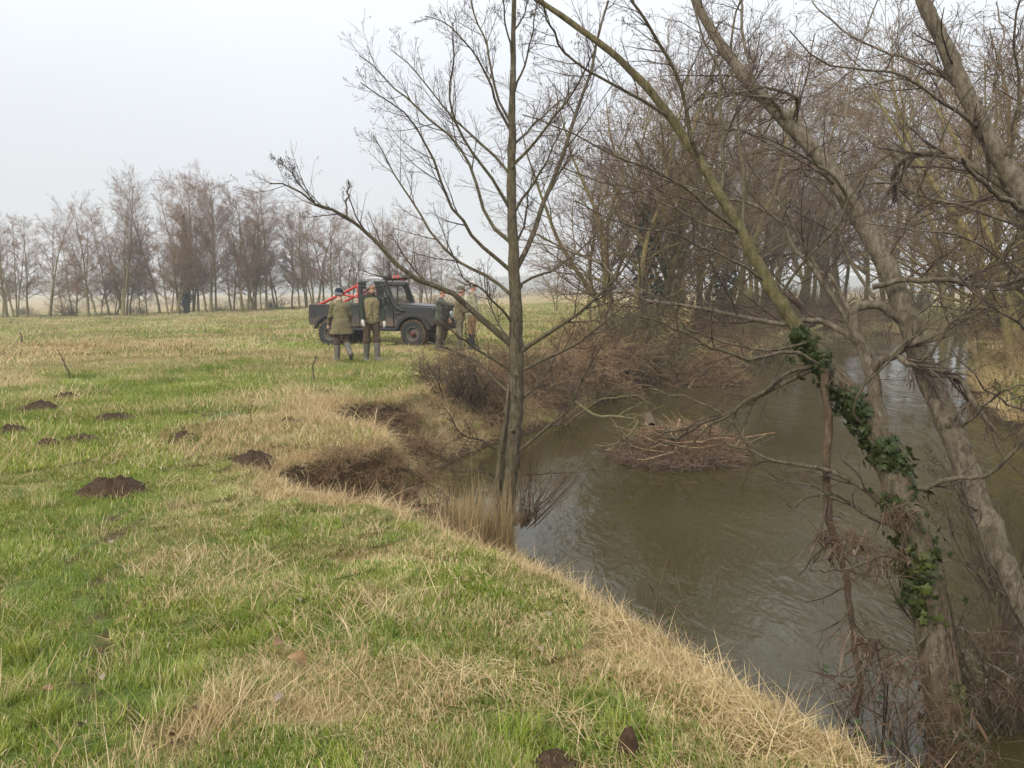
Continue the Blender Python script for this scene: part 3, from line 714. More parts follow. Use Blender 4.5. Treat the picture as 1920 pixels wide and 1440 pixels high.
# the burr: a knobbly lump
def lump(n, size, g, amp=.25, seg=(16, 10)):
    th = np.linspace(0, 2 * math.pi, seg[0], endpoint=False); ph = np.linspace(0, math.pi, seg[1])
    T, Q = np.meshgrid(th, ph); d = np.stack([np.sin(Q) * np.cos(T), np.sin(Q) * np.sin(T), np.cos(Q)], -1)
    rr = 1 + amp * (fbm(d[..., 0] * 2.3 + 5 + n, d[..., 1] * 2.3 + d[..., 2] * 1.7 + 9, 3 + n, 3) - .5) * 2
    v = (d * rr[..., None] * np.array(size)).reshape(-1, 3); i = np.arange(T.size).reshape(T.shape); j = np.roll(i, -1, 1)
    return v, np.stack([i[:-1], j[:-1], j[1:], i[1:]], -1).reshape(-1, 4)
v, f = lump(1, (.10, .09, .085), g); mesh_obj('burr', v + np.array(P(982, 968, 8.75)) - bp, f, B_ALDER, alder)
arm = traced([(945,990),(965,975),(985,965)], 8.85, 8.75, 30, 26, g, 6, .0)
v, f = tube_mesh([(arm[0][None], arm[1][None], 10)]); mesh_obj('burr_neck', v - bp, f, B_ALDER, alder)
st2 = traced([(930,1040),(930,960),(934,880),(945,800),(955,720)], 8.7, 8.8, 20, 8, g, 14, .006)
v, f = tube_mesh([(st2[0][None], st2[1][None], 9)]); mesh_obj('side_stem', v - bp, f, B_ALDER, alder)

# ---------------------------------------------------------------- the ivy-clad leaning tree on the right
g = np.random.default_rng(12)
tl = [(1800,1500,4.35,84),(1785,1400,4.4,76),(1762,1260,4.5,68),(1738,1130,4.6,62),(1712,1010,4.65,58),(1680,905,4.75,52),(1640,815,4.85,46),(1590,735,4.95,40),(1545,680,5.05,34),(1495,615,5.12,26),(1440,530,5.2,22),(1393,440,5.3,19),(1350,365,5.4,17),(1310,300,5.5,15),(1258,222,5.6,16),(1190,140,5.7,13),(1100,62,5.8,11),(1010,0,5.9,9),(900,-70,6.0,6)]
pts = spline([P(a, b, y) for a, b, y, w in tl], 90, g, .004); rad = np.interp(np.linspace(0, len(tl) - 1, 90), np.arange(len(tl)), [w / 2 / FPX * y for a, b, y, w in tl]) * (1 + .04 * g.normal(size=90))
IVT = (pts, rad)
IL = [
 ([(1310,300),(1295,240),(1265,130),(1225,60),(1185,0),(1160,-50)],5.5,5.0,12,5),
 ([(1350,365),(1358,300),(1352,200),(1345,130),(1315,50),(1290,-30)],5.4,6.2,10,4),
 ([(1390,435),(1392,350),(1385,250),(1372,150),(1372,50),(1400,-20)],5.3,5.9,10,4),
 ([(1258,222),(1200,185),(1130,150),(1060,95),(1035,50),(1005,0)],5.6,5.0,9,4),
 ([(1393,440),(1340,400),(1280,345),(1220,320),(1150,290),(1060,240),(980,215)],5.3,4.6,9,3),
 ([(1393,440),(1320,420),(1250,385),(1180,350),(1100,330),(1020,300)],5.3,6.3,8,3),
 ([(1440,530),(1370,490),(1310,455),(1240,430),(1170,420),(1080,380)],5.2,4.7,8,3),
 ([(1545,680),(1440,735),(1410,750),(1356,778),(1300,795),(1245,812)],5.0,5.5,15,5),
 ([(1527,685),(1470,700),(1420,740),(1370,770),(1322,803),(1300,830)],5.0,5.2,12,5),
 ([(1545,690),(1480,660),(1400,670),(1340,655),(1290,625),(1240,600),(1190,590)],5.0,4.6,11,4),
 ([(1520,640),(1440,660),(1360,640),(1290,620),(1230,560),(1170,520)],5.0,5.7,8,3),
 ([(1460,560),(1500,500),(1560,440),(1590,380),(1640,310),(1700,260)],5.2,4.8,9,3),
 ([(1700,1000),(1640,930),(1560,885),(1480,870),(1416,846),(1360,833)],4.7,5.1,16,7),
 ([(1416,846),(1390,810),(1339,769),(1280,748),(1220,731)],5.1,5.5,10,4),
 ([(1680,905),(1732,915),(1783,902),(1848,889),(1900,850),(1960,800)],4.75,4.4,17,8),
 ([(1690,985),(1620,960),(1560,925),(1500,940),(1478,948)],4.65,4.3,11,5),
 ([(1712,1010),(1660,980),(1600,945),(1540,920),(1480,905),(1440,880)],4.65,4.2,9,3),
 ([(1720,1060),(1660,1040),(1600,1060),(1550,1075),(1515,1065)],4.6,4.1,9,4),
 ([(1745,1180),(1700,1230),(1660,1210),(1620,1190),(1580,1150)],4.5,4.0,8,3),
 ([(1640,815),(1600,770),(1640,700),(1700,640),(1760,600),(1830,560)],4.85,4.4,8,3)]
limbs = [traced(l, y0, y1, w0, w1, g, 16, .012) for l, y0, y1, w0, w1 in IL]
bt = twiggery(limbs[:7] + limbs[9:12] + limbs[19:], g, 13, 6, 3, 300, .08, (.2, .42), .0011, .2, .11, (.45, 1.05)) + twiggery([limbs[i] for i in (7, 8, 12, 13, 14, 15, 16, 17, 18)], g, 9, 5, 2, 0, -.02, (.18, .42), .0013, .15, .17)
base_iv = P(1800, 1500, 4.35)
ivt = near_tree('leaning_tree', 'leaning ivy clad tree rising from the water with a yellow green upper limb', 'tree', IVT, limbs, B_OLIVE, B_ALDER, B_TWIG, bt, base_iv, 18, split=40)

# ivy on it: 300 leaves of its own, the rest as one mass
m = NT('ivy_leaf'); nf = m.noise(m.n('NewGeometry').outputs['Position'], 25, 3)
oi = m.n('ObjectInfo').outputs['Random']
m.base(m.mix(oi, m.ramp(nf, [(.3, (.014, .022, .004)), (.7, (.03, .042, .008))]), m.ramp(nf, [(.3, (.04, .053, .009)), (.7, (.085, .10, .02))]))); m.set(.5, 0, .2)
M_IVY = m.m
lv = np.array([(0,0,0),(.25,-.12,.0),(.5,-.05,.01),(.40,.25,.0),(.62,.52,-.03),(.27,.55,.02),(.0,1.0,-.06),(-.27,.55,.02),(-.62,.52,-.03),(-.40,.25,.0),(-.5,-.05,.01),(-.25,-.12,0),(0,.35,.07)], float) * np.array([1, 1, 1])
lf = [(12, i, i + 1) for i in range(0, 11)] + [(12, 11, 0)]
ivy = tag(empty('ivy', tuple(base_iv)), 'dark green ivy climbing the leaning trunk beside the river', 'ivy')
lme = bpy.data.meshes.new('ivy_leaf'); lme.from_pydata([tuple(v * .041) for v in lv], [], lf); lme.materials.append(M_IVY)
def ivy_spot(n, u0, u1):
    u = g.uniform(u0, u1, n) ** 1.0; k = u * 89; i = np.minimum(k.astype(int), 88); f = (k - i)[:, None]
    c = pts[i] * (1 - f) + pts[i + 1] * f; r = rad[i]; t = unit(pts[i + 1] - pts[i])
    ang = g.normal(-.6, 1.1, n)                                   # mostly on the side that faces the viewer and the light
    a = unit(np.cross(t, np.array([0, 1.0, 0]))); b_ = np.cross(t, a)
    vw = np.array([0, -1.0, 0]); nn = unit(vw - (vw * t).sum(1, keepdims=True) * t); ss = np.cross(t, nn)
    o = nn * np.cos(ang)[:, None] + ss * np.sin(ang)[:, None]
    return c + o * (r * g.uniform(.95, 1.25, n) + g.exponential(.018, n))[:, None], o, t
IVN = 1350
cl_u = np.clip(fbm(np.linspace(0, 14, 200), np.zeros(200), 91, 3), 0, 1)
sp, so, stn = ivy_spot(IVN * 3, .02, .50)
clump = fbm(sp[:, 0] * 7 + sp[:, 1] * 3, sp[:, 2] * 6, 95, 3); kk = np.argsort(-clump + g.uniform(0, .28, len(clump)))[:IVN]
sp, so, stn = sp[kk], so[kk], stn[kk]
order = np.argsort(sp[:, 1] + .3 * g.uniform(size=IVN)); mass_v, mass_f = [], []
for q, j in enumerate(order):
    nrm = Vector(unit(so[j] + g.normal(size=3) * .45)); down = Vector((g.normal() * .5, g.normal() * .3, -1)); yx = (down - down.dot(nrm) * nrm).normalized(); xx = yx.cross(nrm)
    M = Matrix((xx, yx, nrm)).transposed().to_4x4(); s = g.uniform(.45, 1.35)
    if q < 300:
        o = bpy.data.objects.new('leaf', lme); COL.objects.link(o); o.parent = ivy
        o.matrix_local = Matrix.Translation(Vector(sp[j] - base_iv)) @ M @ Matrix.Scale(s, 4)
    else:
        mm_ = np.array(M.to_3x3()); off = len(mass_v) * 13; mass_v.append((lv * .041 * s) @ mm_.T + sp[j] - base_iv); mass_f += [(a + off, b + off, c + off) for a, b, c in lf]
mesh_obj('leaves', np.concatenate(mass_v), mass_f, M_IVY, ivy, False)['kind'] = 'stuff'
vines = []
for q in range(5):
    u = np.linspace(.02, g.uniform(.3, .48), 30); i = (u * 89).astype(int); t = unit(pts[i + 1] - pts[i]); ph = g.uniform(-1.4, .9) + np.cumsum(g.normal(0, .12, 30))
    vw = np.array([0, -1.0, 0]); nn = unit(vw - (vw * t).sum(1, keepdims=True) * t); ss = np.cross(t, nn)
    vines.append(pts[i] + (nn * np.cos(ph)[:, None] + ss * np.sin(ph)[:, None]) * (rad[i] * 1.02)[:, None])
for vv in vines:
    v, f = tube_mesh([(vv[None], np.full((1, 30), .007), 6)]); mesh_obj('vine', v - base_iv, f, B_BROWN, ivy)

# ---------------------------------------------------------------- pale leaning tree with forked companion stem
g = np.random.default_rng(13)
tl = [(1985,1420,5.1,96),(1945,1280,5.25,86),(1900,1130,5.4,76),(1842,965,5.6,66),(1785,810,5.8,60),(1732,690,6.0,55),(1702,600,6.1,51),(1660,490,6.3,48),(1605,398,6.5,44),(1545,305,6.7,40),(1480,235,6.9,34),(1400,150,7.1,28),(1330,50,7.3,23),(1285,-40,7.5,18),(1240,-140,7.7,12)]
pts = spline([P(a, b, y) for a, b, y, w in tl], 70, g, .004); rad = np.interp(np.linspace(0, len(tl) - 1, 70), np.arange(len(tl)), [.74 * w / 2 / FPX * y for a, b, y, w in tl]) * (1 + .05 * g.normal(size=70))
PL = [
 ([(1660,800),(1645,770),(1632,700),(1622,660),(1600,600),(1597,588)],6.1,6.2,44,24),
 ([(1598,596),(1604,580),(1625,572),(1650,573),(1670,585),(1690,600)],6.2,6.1,22,22),
 ([(1640,690),(1652,675),(1680,667),(1705,680),(1744,696),(1797,707),(1823,757),(1865,810)],6.1,5.6,26,11),
 ([(1618,655),(1590,625),(1560,612),(1520,600),(1460,607),(1380,590),(1300,577),(1220,567),(1170,545),(1130,500),(1090,480),(1010,440)],6.2,6.8,18,4),
 ([(1636,538),(1712,525),(1797,527),(1857,535),(1925,520),(1990,500)],6.1,5.6,14,12),
 ([(1480,235),(1445,190),(1400,180),(1350,175),(1310,190)],6.9,6.4,11,4),
 ([(1545,305),(1500,240),(1420,170),(1400,100),(1390,20),(1380,-40)],6.7,7.4,13,5),
 ([(1480,235),(1495,200),(1490,180),(1450,165),(1420,165),(1370,172),(1310,185)],6.9,6.2,12,4),
 ([(1605,398),(1560,330),(1500,290),(1440,260),(1360,240),(1280,260)],6.5,5.8,10,3),
 ([(1660,490),(1700,430),(1720,350),(1760,270),(1800,190),(1860,120)],6.3,5.6,10,3),
 ([(1732,690),(1780,610),(1840,560),(1880,480),(1930,420)],6.0,5.3,10,4),
 ([(1785,810),(1830,780),(1870,740),(1920,720)],5.8,5.2,9,4),
 ([(1620,660),(1560,560),(1500,480),(1470,420),(1400,380),(1320,360),(1230,330)],6.2,7.0,16,3),
 ([(1597,590),(1560,520),(1530,500),(1480,410),(1420,330),(1390,300)],6.2,6.9,12,3),
 ([(1702,600),(1760,560),(1800,520),(1870,500),(1960,470)],6.1,6.9,9,3),
 ([(1640,560),(1590,480),(1560,380),(1570,300),(1590,200),(1610,100),(1650,0)],6.3,7.2,9,3),
 ([(1842,965),(1800,930),(1770,880),(1740,860)],5.6,5.1,8,3),
 ([(1900,1130),(1850,1090),(1800,1030),(1770,940)],5.4,5.0,9,3),
 ([(1920,1180),(1880,1100),(1850,1040),(1820,960),(1800,900)],5.2,4.7,9,3)]
limbs = [traced(l, y0, y1, w0, w1, g, 18, .012) for l, y0, y1, w0, w1 in PL]
bt = twiggery([limbs[i] for i in range(2, len(limbs))] + [(pts[34:], rad[34:] * .4)], g, 12, 6, 2, 200, .06, (.16, .38), .0011, .2, .12, (.5, 1.15)) + twiggery([limbs[i] for i in (2, 3, 4, 8, 10, 12, 14)], g, 9, 6, 2, 0, -.10, (.2, .45), .0011, .15, .12, (.5, 1.2))
near_tree('pale_tree', 'pale grey barked leaning tree crossing in front of the river', 'tree', (pts, rad), limbs, B_PALE, B_PALE, B_TWIG, bt, P(1985, 1420, 5.1), 18)

g = np.random.default_rng(14)
tl = [(2190,1500,6.0,90),(2150,1150,6.1,80),(2090,820,6.2,70),(2010,560,6.3,60),(1935,400,6.4,52),(1890,318,6.5,46),(1845,245,6.6,42),(1800,150,6.7,38),(1760,60,6.8,34),(1720,-20,6.9,30),(1670,-120,7.0,24)]
pts = spline([P(a, b, y) for a, b, y, w in tl], 60, g, .004); rad = np.interp(np.linspace(0, len(tl) - 1, 60), np.arange(len(tl)), [.72 * w / 2 / FPX * y for a, b, y, w in tl]) * (1 + .05 * g.normal(size=60))
PL = [
 ([(1990,520),(1935,400),(1880,350),(1800,300),(1740,285),(1690,305),(1672,335),(1678,375)],6.3,7.2,24,12),
 ([(1935,400),(1880,370),(1830,330),(1800,300)],6.4,5.9,16,8),
 ([(1845,245),(1780,200),(1700,150),(1620,130),(1540,120),(1480,60)],6.6,5.9,11,3),
 ([(1800,150),(1740,120),(1660,100),(1580,60),(1520,0)],6.7,7.4,9,3),
 ([(1890,318),(1900,230),(1910,140),(1900,50),(1920,-30)],6.5,5.9,10,4),
 ([(1845,245),(1860,170),(1880,80),(1870,0)],6.6,7.3,8,3),
 ([(1960,450),(1880,410),(1800,380),(1740,370),(1660,340),(1580,350),(1500,330)],6.4,7.3,12,3),
 ([(2010,560),(1920,520),(1850,470),(1790,440),(1700,430),(1620,420)],6.3,5.7,10,3),
 ([(2050,700),(1960,650),(1900,600),(1840,560),(1780,500),(1700,460)],6.2,5.6,10,3),
 ([(2080,800),(1980,790),(1900,760),(1840,720),(1780,650)],6.2,5.6,9,3),
 ([(2120,1000),(2000,960),(1920,900),(1860,820)],6.1,5.5,9,3)]
limbs = [traced(l, y0, y1, w0, w1, g, 18, .014) for l, y0, y1, w0, w1 in PL]
bt = twiggery(limbs + [(pts[30:], rad[30:] * .4)], g, 12, 6, 2, 200, .06, (.16, .40), .0011, .2, .12, (.5, 1.15))
near_tree('pale_tree', 'pale barked trunk slanting in from the upper right corner of the picture', 'tree', (pts, rad), limbs, B_PALE, B_PALE, B_TWIG, bt, P(2190, 1500, 6.0), 16)

# the thin bare stem hanging down to the water beside the ivy
g = np.random.default_rng(15)
s = spline([P(a, b, 4.95) for a, b in [(1546,690),(1552,790),(1549,900),(1556,985),(1578,1050),(1592,1130),(1602,1220),(1612,1290),(1606,1345)]], 40, g, .006)
rd = np.interp(np.linspace(0, 8, 40), np.arange(9), np.array([17, 16, 15, 15, 14, 12, 11, 10, 8]) / 2 / FPX * 4.95) * (1 + .08 * g.normal(size=40))
root = tag(empty('hanging_stem', tuple(s[-1])), 'thin reddish brown bare stem dropping to the water beside the ivy trunk', 'stem')
v, f = tube_mesh([(s[None], rd[None], 9)]); mesh_obj('stem', v - s[-1], f, B_BROWN, root)
a, ar = kids(s[None], rd[None], 14, g, .25, .95, (.7, 1.3), (.12, .3), 6, -.05, .22, .35, .4, .002); b_, br_ = kids(a, ar, 4, g, .2, 1, (.4, 1), (.3, .5), 4, 0, .2, .6, .5, .0016)
v, f = tube_mesh([(a, ar, 4), (b_, br_, 3)]); mesh_obj('side_twigs', v - s[-1], f, B_TWIG, root)
# ---------------------------------------------------------------- bare trees farther off
ORD = ['first','second','third','fourth','fifth','sixth','seventh','eighth','ninth','tenth','eleventh','twelfth','thirteenth','fourteenth','fifteenth','sixteenth','seventeenth','eighteenth','nineteenth','twentieth']
ORD += ['twenty-' + w for w in ORD[:9]] + ['thirtieth'] + ['thirty-' + w for w in ORD[:9]] + ['fortieth'] + ['forty-' + w for w in ORD[:9]] + ['fiftieth'] + ['fifty-' + w for w in ORD[:9]] + ['sixtieth'] + ['sixty-' + w for w in ORD[:9]] + ['seventieth'] + ['seventy-' + w for w in ORD[:9]]
def bare_tree(name, seed, stems=1, r0=.012, m=(26, 7, 4), minr=.008, start=.28, spread=.3, mt=B_OLIVE, mtw=B_TWIGP, wander=.012, catkin=0, up=.3, ratio=(.16, .36), ang=(.45, 1.0)):
    """a tree one metre high; scaled on placing. minr is for the unit tree"""
    g = np.random.default_rng(seed); k = 14; ps, rs = [], []
    for s in range(stems):
        az = g.uniform(0, 6.28); ln = g.uniform(.75, 1.0) if s else 1.0; tilt = g.uniform(.05, spread) if stems > 1 else g.uniform(0, .06)
        d = np.array([math.cos(az) * tilt, math.sin(az) * tilt, 1.0]); p = [np.array([math.cos(az), math.sin(az), 0]) * .015 * (stems > 1)]
        for q in range(k - 1):
            d = unit(d); p.append(p[-1] + d * ln / (k - 1)); d = d + g.normal(size=3) * wander * 4 + np.array([0, 0, .05 * tilt])
        ps.append(p); rs.append(r0 * ln * (1 - np.linspace(0, 1, k) ** 1.1 * .88) * (1 + .35 * np.exp(-np.arange(k) / .6)))
    p = np.array(ps); r = np.array(rs)
    a, ar = kids(p, r, m[0] // stems + 2, g, start, .99, ang, ratio, 6, up, .14, .42, .25, minr * 1.3, cone=.42)
    b, br = kids(a, ar, m[1], g, .2, 1, (.35, .9), (.3, .55), 4, up * .6, .15, .6, .4, minr)
    c, cr = kids(b, br, m[2], g, .2, 1, (.35, .9), (.35, .7), 3, up * .4, .15, .8, .6, minr * .8)
    bt = [(b, br, 3), (c, cr, 3)]
    if catkin:
        tips = c[g.permutation(len(c))[:catkin]][:, -1]; bt.append(spindles(tips, unit(g.normal(size=(len(tips), 3)) + np.array([0, 0, -.8])), np.full((len(tips), 1), .006), minr * 2.2))
    root = empty(name, (0, 0, 0))
    v, f = tube_mesh([(p, r, 8), (a, ar, 4)]); mesh_obj('trunk', v, f, mt, root)
    v, f = tube_mesh(bt); mesh_obj('crown', v, f, mtw, root)
    return root
def ivy_cloud(n, h0, h1, rad, seed, par, leaf=.012, taper=.6):
    g = np.random.default_rng(seed); z = h0 + (h1 - h0) * g.uniform(size=n); a = g.uniform(0, 6.28, n); tt = (z - h0) / (h1 - h0); rr = rad * np.sqrt(g.uniform(.05, 1, n)) * (np.sin(np.pi * np.clip(tt * .9 + .1, 0, 1)) ** .7 * (1 - taper * tt)) * (.25 + 1.6 * fbm(z * 22, np.cos(a) * 1.5 + seed, seed, 3))
    c = np.stack([rr * np.cos(a), rr * np.sin(a), z], -1); u = unit(g.normal(size=(n, 3))); w = unit(np.cross(u, g.normal(size=(n, 3)))); s = leaf * g.uniform(.6, 1.3, (n, 1))
    v = np.stack([c - u * s, c + w * s * .7, c + u * s, c - w * s * .7], 1).reshape(-1, 3)
    return mesh_obj('ivy', v, np.arange(n * 4).reshape(-1, 4), M_IVYF, par, False)
M_IVYF = plain('far_ivy', (.035, .055, .025), .6, 0, .4, .5, 3)
def place(proto, loc, h, rz, tilt=(0, 0), wide=1.0, first=set()):
    if proto.name in first: o = copy_tree(proto)
    else: o = proto; first.add(proto.name)
    o.location = loc; o.scale = (h * wide, h * wide, h); o.rotation_euler = (tilt[0], tilt[1], rz)
    return o
g = np.random.default_rng(21)
far_p = [bare_tree('distant_alder', 300 + i, [1, 1, 2, 3, 1, 2][i], .0105, (52, 11, 7), .0006, .18, .28, B_OLIVEL, B_TWIGP, up=.12, ratio=(.17, .34), ang=(.6, 1.2)) for i in range(6)]
# px of foot, py of top, forward distance, lean
LINE = [(-60,400,68,0),(6,455,70,.0),(16,400,67,.05),(30,392,67,.10),(52,420,70,.12),(90,395,68,.05),(140,450,72,-.1),(168,378,66,-.18),(180,420,67,-.10),(190,470,68,-.02),(206,400,70,-.1),(217,450,70,-.14),(226,336,67,.02),(234,400,69,.0),(244,430,70,.0),
    (262,440,69,.06),(276,450,70,.10),(300,345,70,-.06),(318,430,67,-.14),(328,400,67,-.08),(338,350,68,0),(350,335,69,-.02),(362,420,70,.04),(372,390,69,.06),(386,350,68,.0),(396,342,68,.02),(406,352,69,.04),(436,420,72,-.05),
    (452,378,68,-.06),(461,371,69,-.04),(471,400,70,-.02),(481,365,70,0),(490,372,69,.02),(500,362,70,.03),(522,420,72,.03),(548,410,72,.02),(562,392,71,-.02),(577,385,72,0),(592,392,71,.03),(608,400,72,.03),(623,410,71,.05),(640,418,72,.06),(657,428,73,.05),(675,445,73,.06),
    (716,430,76,-.03),(730,412,77,0),(745,405,77,.03),(762,415,77,.05),(788,450,78,.02),(806,448,78,.03),(828,462,78,.05)]
for i, (px, top, Y, lean) in enumerate(LINE):
    b = P(px, 590, Y); z = H(b[0], b[1]); bpy_ = z - .1
    h = (P(px, top, Y)[2] - bpy_)
    pr = far_p[int(g.integers(0, 6))] if i >= 6 else far_p[i]
    o = place(pr, (b[0], b[1], bpy_), h, g.uniform(0, 6.28), (0, lean * .8), g.uniform(.8, 1.15))
    extra = 'with a dark column of ivy ' if px == 350 else ''
    where = 'in the misty tree row, %s from the left' % ORD[i - 1] if i > 0 else 'in the misty tree row, cut by the left edge'
    if px == 350:
        iv = ivy_cloud(1900, .03, .74, .045, 5, o, .011, .5)
    tag(o, ('bare alder ' + extra + (where if px != 350 else 'in the misty tree row')) if px != 226 else 'tallest spreading bare alder ' + where, 'tree', 'bare alders of the misty tree row')
# a low thorn bush and faint trees far beyond
for i, (px, top, Y, h, lb) in enumerate([(118,505,140,0,'faint rounded tree in the mist beyond the left tree row'),(440,525,170,0,'faint dark tree in the mist behind the ivy clad alder'),(280,535,190,0,'very faint tree far off in the mist left of centre'),(865,500,130,0,'faint bare tree beyond the men by the pickup')]):
    b = P(px, 590, Y); z = H(b[0], b[1]); hh = P(px, top, Y)[2] - z
    tag(place(far_p[i], (b[0], b[1], z - .1), hh, g.uniform(0, 6), (0, 0), 1.7), lb, 'tree', 'faint trees in the mist')

def hedge(name, label, p0, p1, h, wd, seed, mat, n=5000):
    g = np.random.default_rng(seed); u = g.uniform(size=n); p0 = np.array(p0, float); p1 = np.array(p1, float)
    hh = h * (.55 + .8 * fbm(u * 40, u * 0 + 2, seed, 3)); t = g.uniform(size=n)
    xy = p0[None] * (1 - u[:, None]) + p1[None] * u[:, None]; nn = np.array([-(p1 - p0)[1], (p1 - p0)[0]]); nn = nn / np.linalg.norm(nn)
    xy = xy + nn * (g.normal(size=(n, 1)) * wd * .35); z = height(xy[:, 0], xy[:, 1]) + hh * t
    c = np.stack([xy[:, 0], xy[:, 1], z], -1); d = unit(g.normal(size=(n, 3)) * .5 + np.array([0, 0, .8])); L = h * g.uniform(.25, .5, (n, 1))
    pp = np.stack([c, c + d * L * .5, c + d * L + g.normal(size=(n, 3)) * h * .06], 1)
    v, f = tube_mesh([(pp, np.full((n, 3), h * .012), 3)]); o = mesh_obj(name, v, f, mat)
    return tag(o, label, 'hedge')
hedge('field_hedge', 'dark hedge line at the far edge of the field right of the men', (-9, 165), (75, 150), 1.7, 2, 41, B_TWIG)
hedge('field_hedge', 'low brown hedge beyond the misty tree row', (-75, 130), (-8, 135), 1.3, 2, 42, B_TWIGO, 4000)

# the grove along the far left bank and across the bend
mid_p = [bare_tree('riverside_tree', 340 + i, [2, 3, 1, 4, 2, 1][i], .0115, (46, 9, 6), .0007, .14, .32, B_OLIVEL, [B_TWIGO, B_RUST, B_TWIGO, B_TWIGO, B_RUST, B_TWIGO][i], wander=.02, catkin=500, up=.10, ratio=(.2, .42), ang=(.55, 1.2)) for i in range(6)]
GROVE = [(1045,470,60,0,0),(1110,300,33,.05,1),(1165,215,29,-.03,1),(1192,140,27,0,2),(1216,165,28,.03,0),(1243,150,30,.05,4),(1292,190,33,0,0),(1318,150,36,-.04,3),(1352,160,40,.02,4),(1385,190,44,0,2),(1425,170,47,.03,1),(1462,200,50,-.02,0),
    (1500,190,55,0,4),(1540,240,57,0,3),(1580,250,60,.03,1),(1622,240,58,0,5),(1665,220,60,-.03,0),(1712,190,56,0,4),(1770,120,44,0,2),(1808,200,50,0,1),(1842,90,36,.04,3),(1868,60,27,-.05,0),(1898,110,23,-.06,5),(1925,20,20,-.04,3),(1960,60,25,0,1),(2010,100,22,0,0),(1262,230,42,0,3),(1405,240,56,0,3),(1520,300,66,0,0)]
for i, (px, top, Y, lean, k) in enumerate(GROVE):
    b = P(px, 600, Y); z = H(b[0], b[1]); z = max(z, WZ + .1); h = 1.12 * (P(px, top, Y)[2] - z)
    o = place(mid_p[k], (b[0], b[1], z - .12), h, g.uniform(0, 6.28), (0, lean), g.uniform(.95, 1.25))
    if i in (4, 8): ivy_cloud(1100, .10, .55, .06, 50 + i, o, .009, .4)
    if i > 25: b = b
    bank = 'behind the front row' if i > 25 else 'on the far left bank' if px < 1480 else 'across the river bend' if px < 1790 else 'on the right bank'
    tag(o, ('bare %s tree %s, %s from the left in the grove' if i < 26 else 'bare %s tree %s of the riverside grove, %s of those') % (['olive stemmed', 'many stemmed', 'single stemmed', 'coppiced', 'twin stemmed', 'slender'][k], bank, ORD[i if i < 26 else i - 26]), 'tree', 'bare trees of the riverside grove')

# ---------------------------------------------------------------- brush on the banks
def bush(name, seed, n, mat, hmin=.5, hmax=1.0, spread=.7, m=(5, 4), r=.012, minr=.0035, k=6, droop=0.0):
    g = np.random.default_rng(seed)
    az = g.uniform(0, 6.28, n); d = unit(np.stack([np.cos(az) * spread * g.uniform(.2, 1, n), np.sin(az) * spread * g.uniform(.2, 1, n), np.ones(n)], -1))
    p = np.zeros((n, k, 3)); p[:, 0] = g.normal(size=(n, 3)) * np.array([.16, .16, .02]); L = g.uniform(hmin, hmax, n)
    for q in range(1, k):
        p[:, q] = p[:, q - 1] + d * (L / (k - 1))[:, None]; d = unit(d + g.normal(size=d.shape) * .16 - np.array([0, 0, droop]))
    rr = np.linspace(1, .4, k)[None] * g.uniform(.5, 1.1, n)[:, None] * r
    a, ar = kids(p, rr, m[0], g, .2, 1, (.4, 1.0), (.25, .5), 5, -droop, .18, .6, .5, minr); b, br = kids(a, ar, m[1], g, .2, 1, (.4, 1), (.3, .6), 4, -droop, .2, .7, .6, minr * .9)
    root = empty(name, (0, 0, 0))
    v, f = tube_mesh([(p, rr, 4)]); mesh_obj('stems', v, f, mat, root); v, f = tube_mesh([(a, ar, 3), (b, br, 3)]); mesh_obj('twigs', v, f, mat, root)
    return root
bu = [bush('bare_bush', 400, 40, B_TWIGO, .5, 1.0, .8), bush('bare_bush', 401, 46, B_BROWN, .4, .9, .9, droop=.06), bush('bramble_bush', 402, 60, B_BRACKEN, .5, 1.0, 1.1, (5, 3), .009, .003, 8, .22), bush('bramble_bush', 403, 60, B_DEAD, .4, 1.0, 1.0, (5, 3), .009, .003, 8, .2),
      bush('bare_bush', 404, 34, B_OLIVE, .6, 1.0, .6, (6, 4))]
BUSH = [ # px, py of foot, height m, kind, wide
 (800,700,.5,3,1.2),(850,690,.6,0,1.1),(842,740,1.1,1,1.3),(885,760,1.2,1,1.3),(900,720,1.1,2,1.4),(930,790,1.1,2,1.4),(960,700,1.1,2,1.4),(1000,740,1.2,2,1.5),(1035,700,1.2,3,1.5),(1040,760,1.1,1,1.4),(1075,720,1.3,2,1.5),(1105,680,1.4,2,1.5),(1085,655,1.3,0,1.3),(1130,700,1.5,0,1.4),(1160,660,1.6,4,1.2),(1165,690,1.5,2,1.5),(1195,650,1.9,4,1.2),(1215,672,1.6,0,1.4),(1240,640,2.0,0,1.3),(1270,655,1.6,1,1.4),(1290,630,2.0,4,1.3),(1330,640,1.7,0,1.5),(1370,625,2.0,4,1.4),(1420,622,2.0,0,1.5),(1470,612,2.4,4,1.4),(1530,610,2.4,0,1.5),(1590,605,2.4,1,1.5),(1650,600,2.2,0,1.5),
 (700,800,.5,3,1.4),(760,840,.5,3,1.5),(800,850,.55,2,1.4),(650,860,.4,3,1.3),(620,892,.3,3,1.3),(690,905,.35,2,1.3),(740,935,.35,3,1.4),(780,905,.4,2,1.4),(720,872,.4,2,1.3),(690,780,.35,3,1.3),(760,790,.4,2,1.3)]
for q_ in range(34):
    y_ = 15.5 + 36 * (q_ / 34) ** 1.25; x_ = np.interp(y_, LIP[23:31, 1], LIP[23:31, 0]) + [.1, .45, .25, .7][q_ % 4] * (1 + y_ / 40)
    d_ = math.hypot(x_, y_); BUSH.append((960 + FPX * x_ / y_ * .993, ('w', x_, y_), float(np.interp(y_, [15, 20, 25, 52], [.6, .85, 1.6, 2.4])) * (.8 + .5 * ((q_ * 37) % 10) / 10), [2, 3, 0, 2, 4, 3, 1][q_ % 7], 1.5))
